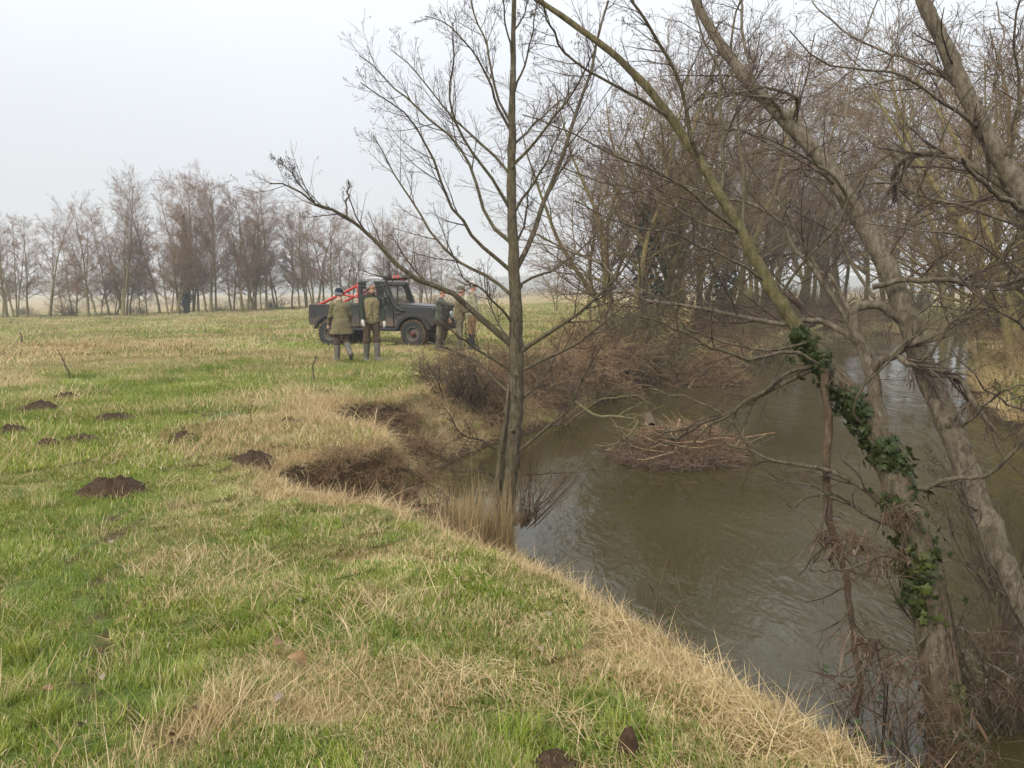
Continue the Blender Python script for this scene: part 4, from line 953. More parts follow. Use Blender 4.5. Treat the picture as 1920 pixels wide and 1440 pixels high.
RB = [(11.4,15.5,1.2,3),(12.0,17.5,1.3,2),(13.2,20.0,1.4,3),(14.5,22.5,1.5,0),(15.6,25,1.6,3),(17.5,28.5,1.7,4),(19.5,32,1.8,0),(21.5,36,2.0,4),(10.9,13.0,1.1,3),(12.8,18.2,1.9,4),(16.2,24.2,2.6,4),(24,40,2.2,0),(28,43,2.4,4),(34,57,2.4,0),(28,55.5,2.2,4)]
cnt = {'left': 0, 'right': 0}
for px, py, hh, k, wd in BUSH:
    c = onground(px, py) if not isinstance(py, tuple) else np.array([py[1], py[2], H(py[1], py[2])]); c[2] = max(c[2], WZ + .02)
    o = place(bu[k], (c[0], c[1], c[2] - .05), hh, g.uniform(0, 6.28), (0, 0), wd); cnt['left'] += 1
    tag(o, '%s, %s counted along the left bank' % (['bare olive brown bush', 'reddish bare twiggy bush', 'russet dead bramble mound', 'straw coloured dead bramble mound', 'upright yellow green bush'][k], ORD[cnt['left'] - 1]), 'bush', 'brush along the left bank')
for x, y, hh, k in RB:
    o = place(bu[k], (x, y, H(x, y) - .05), hh, g.uniform(0, 6.28), (0, 0), 1.3); cnt['right'] += 1
    tag(o, '%s on the right bank, %s counted along the water' % (['bare olive brown bush', '', 'russet dead bramble mound', 'straw coloured dead bramble mound', 'upright yellow green bush'][k], ORD[cnt['right'] - 1]), 'bush', 'brush along the right bank')

SCRUB = [(-20,.9),(45,1.1),(62,.8),(128,1.6),(205,.9),(250,1.2),(268,.8),(345,1.0),(410,1.1),(440,.8),(470,.9),(515,1.2),(555,.8),(600,1.0),(650,1.2),(700,.9),(735,1.2),(775,1.0),(820,1.3),(850,1.1)]
for i, (px, hh) in enumerate(SCRUB):
    c = P(px, 590, 69 + (i * 7) % 9); k = [0, 4, 3, 0, 2][i % 5]
    o = place(bu[k], (c[0], c[1], H(c[0], c[1]) - .05), hh, g.uniform(0, 6.28), (0, 0), 1.8)
    tag(o, 'low scrub at the foot of the misty tree row, %s from the left' % ORD[i], 'bush', 'scrub under the misty tree row')

# ---------------------------------------------------------------- dead reed clumps below the lip
M_REED = leafmat('dead_reed', [(0, (.3, .22, .11)), (1, (.5, .38, .2))], [(0, (.26, .17, .08)), (.5, (.50, .37, .19)), (1, (.68, .54, .32))])
def reeds(name, label, px, py, Y, n, rad, h0, h1, seed, lean=.16):
    c = P(px, py, Y); z = H(c[0], c[1]); o = tuft(name, n, rad, h0, h1, .0075, lean, seed, M_REED, 4, .35); COL.objects.link(o); o.location = (c[0], c[1], z)
    return tag(o, label, 'reeds')
reeds('reed_clump', 'tallest pale dead reed clump just left of the alder foot', 905, 1000, 7.3, 620, .30, .5, 1.0, 1, .13)
reeds('reed_clump', 'pale dead reed clump leaning over the lip left of the alder', 858, 1000, 7.0, 420, .26, .35, .8, 2)
reeds('reed_clump', 'short dead reed clump at the water by the alder trunk', 935, 1030, 7.6, 220, .16, .35, .7, 3)
reeds('reed_clump', 'sparse dead reeds on the slumped shelf below the earth cliff', 800, 960, 7.6, 160, .28, .2, .5, 4, .3)

# ---------------------------------------------------------------- molehills
M_EARTH = NT('crumbly_earth'); f_ = M_EARTH.noise(M_EARTH.coord('Object'), 38, 5, .7)
M_EARTH.base(M_EARTH.ramp(f_, [(.25, (.022, .014, .009)), (.5, (.055, .034, .021)), (.8, (.10, .066, .042))])); M_EARTH.set(.95, 0, .1); M_EARTH.bump(f_, .8, .02); M_EARTH = M_EARTH.m
MOLE += [(1180,1416,26,.07),(1045,1446,52,.05)]
MLAB = ['small dark molehill nearest the leaning twig on the left','flat wide molehill at the left, second row','long low molehill left of the picture centre, fourth back','molehill cut by the left edge of the picture','faint worn molehill right of the one at the left edge','thin worn earth patch beside the molehill at the left edge','large crumbly molehill, biggest in the meadow','low molehill beside the straw in mid meadow','molehill of bare earth close to the eroded bank','distant small molehill below the walking man','tiny distant molehill left of another small one','earth scrape near the bank top by a dead stalk','tiny molehill behind the small dark one','tiny worn molehill between two larger ones on the left','rounded reddish clod of earth at the bottom edge','low earth heap cut by the bottom edge']
for i, (px, py, hw, hh) in enumerate(MOLE):
    c = onground(px, min(py, 1438)) if py < 1440 else G(px, py, H(0.2, 2.6)); w = hw / FPX * math.hypot(c[1], 1.2)
    gg = np.random.default_rng(600 + i); nr, na_ = 12, 36
    rr, aa = np.meshgrid(np.linspace(0, 1, nr), np.linspace(0, 2 * math.pi, na_, endpoint=False))
    edge = .75 + .5 * fbm(np.cos(aa) * 1.6 + 7 + i, np.sin(aa) * 1.6 + 3, 80 + i, 3); X = rr * np.cos(aa) * w * edge; Yv = rr * np.sin(aa) * w * edge * 1.15
    Z = hh * 1.2 * (1 - rr ** 2.2) * (.3 + 1.4 * fbm(X * 22 + 3, Yv * 16 + i, 90 + i, 4)) - .012 * rr + .01
    Z = Z + height(c[0] + X, c[1] + Yv) - c[2]
    v = np.stack([X, Yv, Z], -1).reshape(-1, 3); id_ = np.arange(nr * na_).reshape(na_, nr); jd = np.roll(id_, -1, 0)
    f = np.stack([id_[:, :-1], id_[:, 1:], jd[:, 1:], jd[:, :-1]], -1).reshape(-1, 4); VS = [v]; FS = [f]; off = len(v)
    for q in range(90):
        s = w * gg.uniform(.02, .10); lv_, lf_ = lump(q, (s, s * gg.uniform(.7, 1.2), s * .7), gg, .35, (7, 5)); a = gg.uniform(0, 6.28); r_ = w * math.sqrt(gg.uniform(0, 1.7)) * .95
        ox, oy = r_ * math.cos(a), r_ * math.sin(a) * 1.1; oz = hh * max(0, 1 - (r_ / w) ** 1.7) * .95 + H(c[0] + ox, c[1] + oy) - c[2]
        VS.append(lv_ + np.array([ox, oy, oz])); FS.append(lf_ + off); off += len(lv_)
    o = mesh_obj('molehill', np.concatenate(VS), np.concatenate(FS), M_EARTH); o.location = tuple(c); tag(o, MLAB[i], 'molehill', 'molehills in the meadow')

# ---------------------------------------------------------------- fallen leaves
def dleaf(seed):
    g = np.random.default_rng(seed); n = 9; t = np.linspace(0, 1, n); wv = np.sin(np.pi * t ** .8) * .36 * (1 + .35 * np.sin(t * 24 + seed)); cur = g.uniform(.35, .9)
    L_ = np.stack([-wv, t - .5, cur * wv ** 1 * g.uniform(.5, 1.3) + .25 * cur * np.sin(t * 3)], -1); C_ = np.stack([0 * t, t - .5, .25 * cur * np.sin(t * 3)], -1); R_ = np.stack([wv, t - .5, cur * wv * g.uniform(.2, 1.6) + .25 * cur * np.sin(t * 3)], -1)
    v = np.concatenate([L_, C_, R_]); f = [(i, i + 1, n + i + 1, n + i) for i in range(n - 1)] + [(n + i, n + i + 1, 2 * n + i + 1, 2 * n + i) for i in range(n - 1)]
    return v, f
def leafm(nm, c): return plain(nm, c, .7, 0, .3, .3, 30)
LM = [leafm('brown_leaf', (.20, .11, .06)), leafm('tan_leaf', (.21, .13, .06)), leafm('pale_leaf', (.22, .175, .125))]
for i, (px, py, s, k, lb) in enumerate([(190,1140,.055,1,'small tan leaf on the worn track, left'),(555,1265,.11,1,'large curled tan oak leaf in the foreground grass'),(522,1232,.09,0,'brown curled leaf just above the large tan leaf'),(560,1140,.06,2,'pale upright leaf in the middle foreground'),(205,1250,.05,2,'pale leaf on the bare track patch'),(195,1293,.045,2,'small pale leaf lower on the bare track'),(90,1310,.06,0,'brown leaf near the left edge of the foreground'),(525,1332,.07,2,'pale leaf beside the straw tuft, lower foreground'),(160,1392,.06,2,'pale leaf on the lowest bare patch, left'),(600,1115,.05,0,'brown leaf in the straw, middle foreground'),(210,1030,.05,2,'pale flat leaf beside the track, farther back'),(330,1055,.05,1,'orange leaf on the turf left of centre'),(320,1400,.07,0,'dark brown leaf at the bottom, left of the straw tuft'),(690,1150,.05,0,'brown leaf near the bare scrape'),(1030,1172,.05,2,'grey pale leaf near the bank straw'),(1010,1232,.06,2,'pale curled leaf beside the small earth hole'),(365,1355,.045,2,'whitish leaf fragment near the bottom left'),(840,1210,.05,0,'dark leaf right of centre in the turf'),(268,1098,.04,1,'small orange leaf in green turf left')]):
    c = onground(px, py); v, f = dleaf(700 + i); o = mesh_obj('fallen_leaf', v * s * .82, f, LM[k]); o.location = (c[0], c[1], c[2] + .035 + .01 * (i % 3)); o.rotation_euler = (R((i * 37) % 50 - 10), R((i * 53) % 50 - 25), i * 1.3)
    tag(o, lb, 'leaf', 'fallen leaves on the grass')

# ---------------------------------------------------------------- dead stalks
STK = [(135,718,108,655,'thin dark leaning stalk in the left meadow'),(588,718,592,668,'upright dark dock stalk left of the walking man'),(472,800,476,735,'pale upright stalk near the bank straw'),(1128,1130,1135,1040,'bent dead stalk at the lip below the alder'),(1100,1110,1085,1075,'short dead stalk at the lip near the alder foot'),(1240,1190,1225,1140,'dark dead dock at the water edge'),(1560,1340,1555,1265,'thin bare stalk at the bank edge, lower right'),(1470,1290,1475,1225,'leafy dead stalk on the bank edge'),(1420,1270,1400,1180,'arching bare bramble cane on the bank edge'),(40,650,38,622,'small dark stalk in the far left meadow'),(385,630,385,612,'tiny dark stalk in the far meadow')]
for i, (x0, y0, x1, y1, lb) in enumerate(STK):
    gg = np.random.default_rng(800 + i); c = onground(x0, y0); Y = c[1]
    if i in (3, 4, 5, 6, 7, 8): Y = c[1]
    p0 = c - np.array([0, 0, .03]); p1 = P(x1, y1, Y); 
    if i in (5,): p1 = p0 + np.array([-.05, 0, .35])
    p = spline([p0, (p0 + p1) / 2 + gg.normal(size=3) * .03, p1], 12, gg, .006); ln = np.linalg.norm(p1 - p0); r = np.linspace(1, .45, 12) * max(.004, .0010 * Y)
    a, ar = kids(p[None], r[None], 9, gg, .35, 1, (.3, .8), (.1, .28), 4, .1, .15, .6, .5, .0018); root = empty('dead_stalk', tuple(p0)); mt = B_TWIG if 'dark' in lb else B_DEAD
    v, f = tube_mesh([(p[None], r[None], 5)]); mesh_obj('stem', v - p0, f, mt, root)
    bt = [(a, ar, 3)]; tips = np.repeat(a[:, -1], 3, 0); bt.append(spindles(tips, unit(gg.normal(size=(len(tips), 3))), np.full((len(tips), 1), .02), .004))
    v, f = tube_mesh(bt); mesh_obj('seed_head', v - p0, f, mt, root); tag(root, lb, 'stalk', 'dead stalks')

# ---------------------------------------------------------------- drifted debris in the river
gg = np.random.default_rng(31); rc = G(1262, 862, WZ)
def sticks(n, c, sx, sy, sz, l0, l1, r0, r1, k=4, tilt=.35, dome=0.0):
    a = gg.uniform(0, 6.28, n); q = np.sqrt(gg.uniform(size=n)); x = np.cos(a) * q * sx; y = np.sin(a) * q * sy; lump_ = fbm(x * 1.7 + 3, y * 1.7 + 8, 61, 3); x = x + (lump_ - .5) * .5 * sx; z = gg.uniform(0, 1, n) * (sz * (1 - q ** 2 * dome)) * (.25 + 1.5 * lump_)
    az = gg.normal(.2, 1.6, n); d = unit(np.stack([np.cos(az), np.sin(az), gg.normal(0, tilt * 1.25, n)], -1)); L = gg.uniform(l0, l1, n); p = np.zeros((n, k, 3)); p[:, 0] = np.stack([x, y, z], -1) - d * (L / 2)[:, None]
    for i in range(1, k): p[:, i] = p[:, i - 1] + d * (L / (k - 1))[:, None]; d = unit(d + gg.normal(size=d.shape) * .13)
    p[..., 2] = np.maximum(p[..., 2], -.03)
    return p, gg.uniform(r0, r1, n)[:, None] * np.linspace(1, .6, k)[None]
B_WRACK = bark('mauve_brown_wrack', (.10, .06, .042), (.18, .115, .08), (.28, .19, .135), scale=9)
raft = tag(empty('debris_raft', tuple(rc)), 'raft of flood wrack, sticks and dead stems caught in mid river', 'debris')
p, r = sticks(1900, rc, 1.1, .85, .09, .12, .5, .003, .007); v, f = tube_mesh([(p, r, 3)]); mesh_obj('wrack', v, f, B_WRACK, raft)['kind'] = 'stuff'
p, r = sticks(1500, rc, 1.0, 1.3, .32, .2, .7, .003, .007, 4, .45, .9); v, f = tube_mesh([(p + np.array([.25, .75, 0]), r, 3)]); mesh_obj('tangle', v, f, B_BRACKEN, raft)['kind'] = 'stuff'
p, r = sticks(1500, rc, .95, 1.3, .36, .2, .7, .003, .006, 4, .45, .9); v, f = tube_mesh([(p + np.array([.35, .8, .02]), r, 3)]); mesh_obj('straw_tangle', v, f, B_DEAD, raft)['kind'] = 'stuff'
p, r = sticks(60, rc, 1.2, 1.4, .4, .5, 1.5, .008, .018, 6, .25, .7)
for i in range(60):
    v, f = tube_mesh([(p[i][None] + np.array([.2, .5, .02]), r[i][None], 6)]); mesh_obj('stick', v, f, [B_DEAD, B_DEAD, B_ALDER, B_BROWN][i % 4], raft)
m = NT('cut_wood'); co = m.coord('Object'); wv = m.n('TexWave', wave_type='RINGS'); wv.inputs['Scale'].default_value = 9; m.l(co, wv.inputs[0]); m.base(m.ramp(wv.outputs['Fac'], [(0, (.30, .17, .085)), (1, (.40, .25, .13))])); m.set(.8); M_CUT = m.m
lc = P(1222, 780, 14.6); root = empty('cut_log', (lc[0], lc[1], WZ + .06)); v, f = tube_mesh([(np.array([[[0, 0, 0], [.02, .25, .05], [.05, .7, .1]]]), np.array([[.10, .10, .095]]), 14)]); mesh_obj('bark', v + np.array([0, 0, .22]), f, B_BROWN, root)
a = np.linspace(0, 2 * math.pi, 16, endpoint=False); v = np.concatenate([[(0, -.012, 0)], np.stack([np.cos(a) * .096, 0 * a - .004, np.sin(a) * .096], -1)]); mesh_obj('cut_face', v + np.array([0, 0, .12]), [(0, i + 1, (i + 1) % 16 + 1) for i in range(16)], M_CUT, root); tag(root, 'sawn log with an orange cut face lodged in the debris', 'log')
bc = P(1268, 842, 13.4); root = empty('plastic_bottle', (bc[0], bc[1], WZ + .12), (R(70), R(20), R(40)))
pr_ = [(.0, 0), (.036, 0), (.04, .02), (.04, .14), (.018, .19), (.016, .21)]; a = np.linspace(0, 2 * math.pi, 14, endpoint=False)
v = np.array([(q * math.cos(t), q * math.sin(t), h_) for q, h_ in pr_ for t in a]); i = np.arange(len(v)).reshape(len(pr_), 14); j = np.roll(i, -1, 1)
mesh_obj('bottle_body', v * 1.1, np.stack([i[:-1], j[:-1], j[1:], i[1:]], -1).reshape(-1, 4), plain('white_plastic', (.8, .8, .82), .35), root)
v, f = lump(3, (.02, .02, .018), gg, 0, (10, 6)); mesh_obj('cap', v + np.array([0, 0, .24]), f, plain('pale_cap', (.6, .62, .7), .4), root); tag(root, 'small white plastic bottle stuck in the debris raft', 'bottle')
M_LICH = bark('lichen_branch', (.075, .065, .03), (.14, .12, .055), (.22, .19, .10))
def branch(name, label, px, w0, w1, Y0, Y1, mat, m1=7, m2=3, up=-.05, mtw=None):
    p, r = traced(px, Y0, Y1, w0, w1, gg, 14, .02); root = empty(name, tuple(p[0])); v, f = tube_mesh([(p[None], r[None], 7)]); mesh_obj('bough', v - p[0], f, mat, root)
    a, ar = kids(p[None], r[None], m1, gg, .25, 1, (.4, 1.1), (.2, .5), 6, up, .2, .5, .4, .003); b_, br = kids(a, ar, m2, gg, .2, 1, (.4, 1), (.3, .6), 4, up, .2, .6, .5, .0025)
    v, f = tube_mesh([(a, ar, 4), (b_, br, 3)]); mesh_obj('twigs', v - p[0], f, mtw or mat, root); return tag(root, label, 'branch')
branch('fallen_branch', 'yellow lichened forked branch dipping into the water by the raft', [(1075,752),(1120,780),(1165,782),(1195,790),(1178,815),(1170,830)], 9, 6, 13.8, 13.0, M_LICH, 12, 3, -.15)
branch('fallen_branch', 'pale twiggy branch reaching from the left bank over the water', [(1060,800),(1100,765),(1150,745),(1210,740)], 7, 3, 16.5, 15, M_LICH, 12, 4, -.05)
branch('fallen_branch', 'grey bough lying over the debris raft towards the trees', [(1320,790),(1290,812),(1262,822),(1235,815)], 9, 4, 12.6, 13.6, B_ALDER, 6, 3)
branch('fallen_branch', 'drooping red twigs reaching across the water from the alder', [(985,890),(1050,886),(1120,884),(1190,880)], 5, 2, 8.9, 10.5, B_RED, 14, 4, -.02)
branch('fallen_branch', 'thin twigs dipping from the bank into the bay', [(800,1000),(830,960),(852,920)], 4, 2, 7.6, 8.0, B_TWIG, 8, 3)
c2 = P(1300, 722, 24.0); raft2 = tag(empty('brush_pile', (c2[0], c2[1], WZ)), 'tawny brush pile lodged against the far left bank', 'debris')
p, r = sticks(700, c2, 1.7, .9, .7, .4, 1.2, .006, .012, 4, .5, .9); v, f = tube_mesh([(p, r, 3)]); mesh_obj('tangle', v, f, B_BRACKEN, raft2)['kind'] = 'stuff'
p, r = sticks(24, c2, 1.5, .8, .6, .8, 1.8, .015, .03, 5, .4, .9)
for i in range(24): v, f = tube_mesh([(p[i][None], r[i][None], 5)]); mesh_obj('stick', v, f, [B_DEAD, B_BROWN][i % 2], raft2)

# flood wrack hanging in the low branches
M_WRACK = leafmat('hanging_wrack', [(0, (.10, .06, .035)), (1, (.22, .14, .08))], [(0, (.07, .045, .03)), (.5, (.19, .135, .09)), (1, (.42, .33, .22))])
WR = [(1640,1055,4.45,.16,'largest wad of dead grass wrapped on the low branches'),(1600,1010,4.5,.09,'small leaf wad beside the thin hanging stem'),(1625,1200,4.3,.12,'wad of dead leaves on the twig fork by the stem'),(1606,1290,4.8,.13,'tassel of dead grass hanging at the foot of the thin stem'),(1745,1330,4.1,.20,'flood wrack piled on the foot of the ivy trunk'),(1690,1250,4.2,.12,'dead leaf wad against the lower ivy trunk'),(1850,1200,4.8,.15,'dead leaf wad between the two right trunks'),(1800,1420,4.0,.20,'flood wrack at the bottom edge below the ivy trunk'),(1690,960,4.5,.10,'leaf wad on the limb left of the ivy'),(1880,1290,4.6,.16,'dead twigs and leaves low at the right edge'),(1545,1010,4.9,.06,'tiny wad caught on the thin stem')]
for i, (px, py, Y, s, lb) in enumerate(WR):
    c = P(px, py, Y); n = int(300 * s / .12); c0 = np.clip(gg.normal(size=(n, 3)), -1.6, 1.6) * np.array([s * .6, s * .4, s * .35]); az = gg.uniform(0, 6.28, n); d = unit(np.stack([np.cos(az), np.sin(az), gg.normal(-.7, .8, n)], -1)); L = np.where(gg.uniform(size=n) < .5, gg.uniform(.02, .06, n), gg.uniform(.06, .22, n))
    w = unit(np.cross(d, gg.normal(size=(n, 3)))) * np.where(gg.uniform(size=n) < .10, gg.uniform(.003, .007, n), gg.uniform(.0006, .0014, n))[:, None]
    q = np.stack([c0 - w, c0 + w, c0 + d * (L * .5)[:, None] + w * 1.3, c0 + d * (L * .5)[:, None] - w * 1.3, c0 + d * L[:, None] - np.array([0, 0, .02])], 1)
    v = q.reshape(-1, 3); b0 = (np.arange(n) * 5)[:, None]; f = np.concatenate([b0 + np.array([[0, 1, 2]]), b0 + np.array([[0, 2, 3]]), b0 + np.array([[3, 2, 4]])])
    o = mesh_obj('flood_wrack', v, f, M_WRACK); attr(o, 'tone', np.repeat(gg.uniform(size=n), 5).astype(np.float32)); o.location = tuple(c); tag(o, lb, 'debris', 'flood wrack in the low branches')

# bramble sprays with green leaves on the bank
bl = np.array([(0,0,0),(.3,.3,.04),(.36,.6,.03),(.0,1.0,-.05),(-.36,.6,.03),(-.3,.3,.04),(0,.5,-.03)], float); blf = [(6, i, (i + 1) % 6) for i in range(6)]
M_BRL = plain('bramble_leaf', (.03, .048, .014), .6, 0, .2, .4, 20); blm = bpy.data.meshes.new('bramble_leaf'); blm.from_pydata([tuple(v) for v in bl], [], blf); blm.materials.append(M_BRL)
for i, (px, py, Y, s, n, lb) in enumerate([(828,972,7.3,.09,16,'green bramble spray below the lip left of the reeds'),(845,1000,7.1,.08,12,'lower green bramble spray among the reeds'),(735,835,11.6,.13,18,'green leafy bramble on the far wall of the bay'),(1225,1150,6.4,.08,10,'dark green dock leaves at the water edge'),(1660,1320,4.2,.09,10,'green bramble leaves beside the flood wrack'),(680,765,11.4,.12,9,'small ivy patch on the rim of the bay'),(1655,1390,3.9,.10,9,'dark green bramble leaves at the bottom edge')]):
    c = P(px, py, Y); zz = max(H(c[0], c[1]), WZ); c[2] = max(c[2], zz + .03); root = tag(empty('bramble', tuple(c)), lb, 'bramble', 'green brambles on the bank')
    p = np.array([[(0, 0, zz - c[2]), gg.normal(size=3) * .05 + (0, 0, .05), gg.normal(size=3) * .15 + (0, 0, .1), gg.normal(size=3) * .25 + (0, 0, .0)] for q in range(3)]); v, f = tube_mesh([(p, np.full((3, 4), .004), 5)]); mesh_obj('cane', v, f, B_RED, root)
    for q in range(n):
        o = bpy.data.objects.new('leaf', blm); COL.objects.link(o); o.parent = root; o.location = tuple(gg.normal(size=3) * np.array([.16, .12, .09]) * s / .09); o.rotation_euler = (gg.uniform(-.6, .9), gg.uniform(-.6, .6), gg.uniform(0, 6.28)); o.scale = (s * gg.uniform(.4, .85),) * 3

# young shoots crowding the foot of the right-hand trunks
for i, (px, py, Y, n_, h0_, h1_, lb) in enumerate([(1880,1400,4.9,46,.7,1.7,'thicket of thin bare shoots at the foot of the pale trunk'),(1705,1440,4.25,22,.4,.95,'small spray of bare shoots below the ivy trunk'),(1925,1250,6.4,40,.8,2.0,'tall bare shoots at the right edge behind the pale trunk')]):
    c = P(px, py, Y); c[2] = WZ - .08; b = shoots('', '', '', c, n_, gg, .55, (-.12, 0), h0_, h1_, None, None, .008, 6, 7, .0015)
    a2, r2 = kids(b[1][0], b[1][1], 3, gg, .2, 1, (.4, 1), (.4, .7), 4, .05, .16, .7, .5, .0013)
    root = tag(empty('sapling_clump', tuple(c)), lb, 'shoots', 'bare shoots by the right trunks')
    v, f = tube_mesh([b[0]]); mesh_obj('stems', v - c, f, B_ALDER, root); v, f = tube_mesh([b[1], (a2, r2, 3)]); mesh_obj('twigs', v - c, f, B_TWIG, root)
# ---------------------------------------------------------------- the pickup
def muddy(name, c, rough=.45, metal=0.0, mud=.5, zlo=.35, zhi=1.15):
    m = NT(name); co = m.coord('Object'); sp = m.n('SeparateXYZ'); m.l(co, sp.inputs[0])
    n1_ = m.noise(co, 3.5, 6, .7); n2_ = m.noise(co, 30, 3)
    k = m.math('ADD', m.range(sp.outputs['Z'], zlo, zhi, mud, -.25), m.math('MULTIPLY', m.math('SUBTRACT', n1_, .5), 1.1))
    k = m.range(k, .1, .45, 0, .8)
    m.base(m.mix(k, m.ramp(n2_, [(.3, [v * .85 for v in c]), (.7, [v * 1.15 for v in c])]), m.ramp(n1_, [(.3, (.075, .052, .034)), (.7, (.16, .115, .075))])))
    m.set(rough, metal, .45); m.l(m.range(k, 0, 1, rough, .9), m.b.inputs['Roughness']); return m.m
V_BODY = muddy('dark_grey_paint', (.027, .027, .028), .36, 0, .62, .5, 1.3)
V_BLACK = muddy('black_plastic', (.018, .018, .02), .55, 0, .25)
V_TYRE = muddy('muddy_tyre', (.018, .018, .018), .85, 0, .1, .0, .9)
V_MUD = plain('mud_caked_tread', (.16, .105, .06), .95, 0, .1, .3, 20)
V_RIM = muddy('grey_rim', (.09, .088, .085), .5, .3, .3, .1, .9)
V_RED = plain('red_paint', (.42, .03, .022), .35, 0, .5, .08)
V_HUB = plain('dull_red_hub', (.085, .018, .015), .5, 0, .4, .2)
V_LENS = plain('lamp_glass', (.55, .56, .58), .08, .2, .7, .03)
V_WHITE = plain('white_metal', (.62, .63, .64), .4, .2)
m = NT('window_glass'); m.base((.03, .035, .038)); m.set(.04, 0, .9); m.b.inputs['Alpha'].default_value = .22; V_GLASS = m.m
V_SEAT = plain('seat_cloth', (.03, .03, .032), .9)
M_SEAM = plain('panel_shadow_gap', (.006, .006, .006), .9)
VEH = empty('pickup_truck', (0, 0, 0))
def bm_obj(nm, bm, mat, par=VEH, bev=0.0, smooth=False):
    if bev: bmesh.ops.bevel(bm, geom=[e for e in bm.edges], offset=bev, segments=2, affect='EDGES', clamp_overlap=True, profile=.6)
    bmesh.ops.recalc_face_normals(bm, faces=bm.faces)
    me = bpy.data.meshes.new(nm); bm.to_mesh(me); bm.free(); me.materials.append(mat)
    if smooth: me.polygons.foreach_set('use_smooth', np.ones(len(me.polygons), bool))
    o = bpy.data.objects.new(nm, me); COL.objects.link(o); o.parent = par; return o
def hexa(bm, c8):
    vs = [bm.verts.new(c) for c in c8]
    for f in ((0, 3, 2, 1), (4, 5, 6, 7), (0, 1, 5, 4), (1, 2, 6, 5), (2, 3, 7, 6), (3, 0, 4, 7)): bm.faces.new([vs[i] for i in f])
def box(nm, x0, x1, y0, y1, z0, z1, mat, par=VEH, bev=.012):
    bm = bmesh.new(); hexa(bm, [(x0, y0, z0), (x1, y0, z0), (x1, y1, z0), (x0, y1, z0), (x0, y0, z1), (x1, y0, z1), (x1, y1, z1), (x0, y1, z1)]); return bm_obj(nm, bm, mat, par, bev)
def prism(nm, prof, y0, y1, mat, par=VEH, bev=.008):
    """profile in the x-z plane, extruded across the vehicle"""
    bm = bmesh.new(); a = [bm.verts.new((x, y0, z)) for x, z in prof]; b = [bm.verts.new((x, y1, z)) for x, z in prof]; n = len(prof)
    bm.faces.new(a); bm.faces.new(b[::-1])
    for i in range(n): bm.faces.new((a[i], b[i], b[(i + 1) % n], a[(i + 1) % n]))
    if bev: bmesh.ops.bevel(bm, geom=[e for e in bm.edges if abs(e.verts[0].co.y - e.verts[1].co.y) < 1e-6], offset=bev, segments=1, affect='EDGES', clamp_overlap=True)
    return bm_obj(nm, bm, mat, par)
def pipe(nm, pts, r, mat, par=VEH, s=10):
    p = np.array(pts, float)
    v, f = tube_mesh([(p[None], np.full((1, len(p)), r), s)]); return mesh_obj(nm, v, f, mat, par)
def lathe(nm, prof, mat, par, n=36, axis='y'):
    a = np.linspace(0, 2 * math.pi, n, endpoint=False); v = np.array([(r * math.cos(t), w, r * math.sin(t)) if axis == 'y' else (w, r * math.cos(t), r * math.sin(t)) for w, r in prof for t in a]); i = np.arange(len(v)).reshape(len(prof), n); j = np.roll(i, -1, 1)
    return mesh_obj(nm, v, np.stack([i[:-1], j[:-1], j[1:], i[1:]], -1).reshape(-1, 4), mat, par)
AX, RW = 1.36, .41
def arch(cx, r, a0=0, a1=180, n=12): return [(cx + r * math.cos(R(a)), RW + .03 + r * math.sin(R(a))) for a in np.linspace(a0, a1, n)]
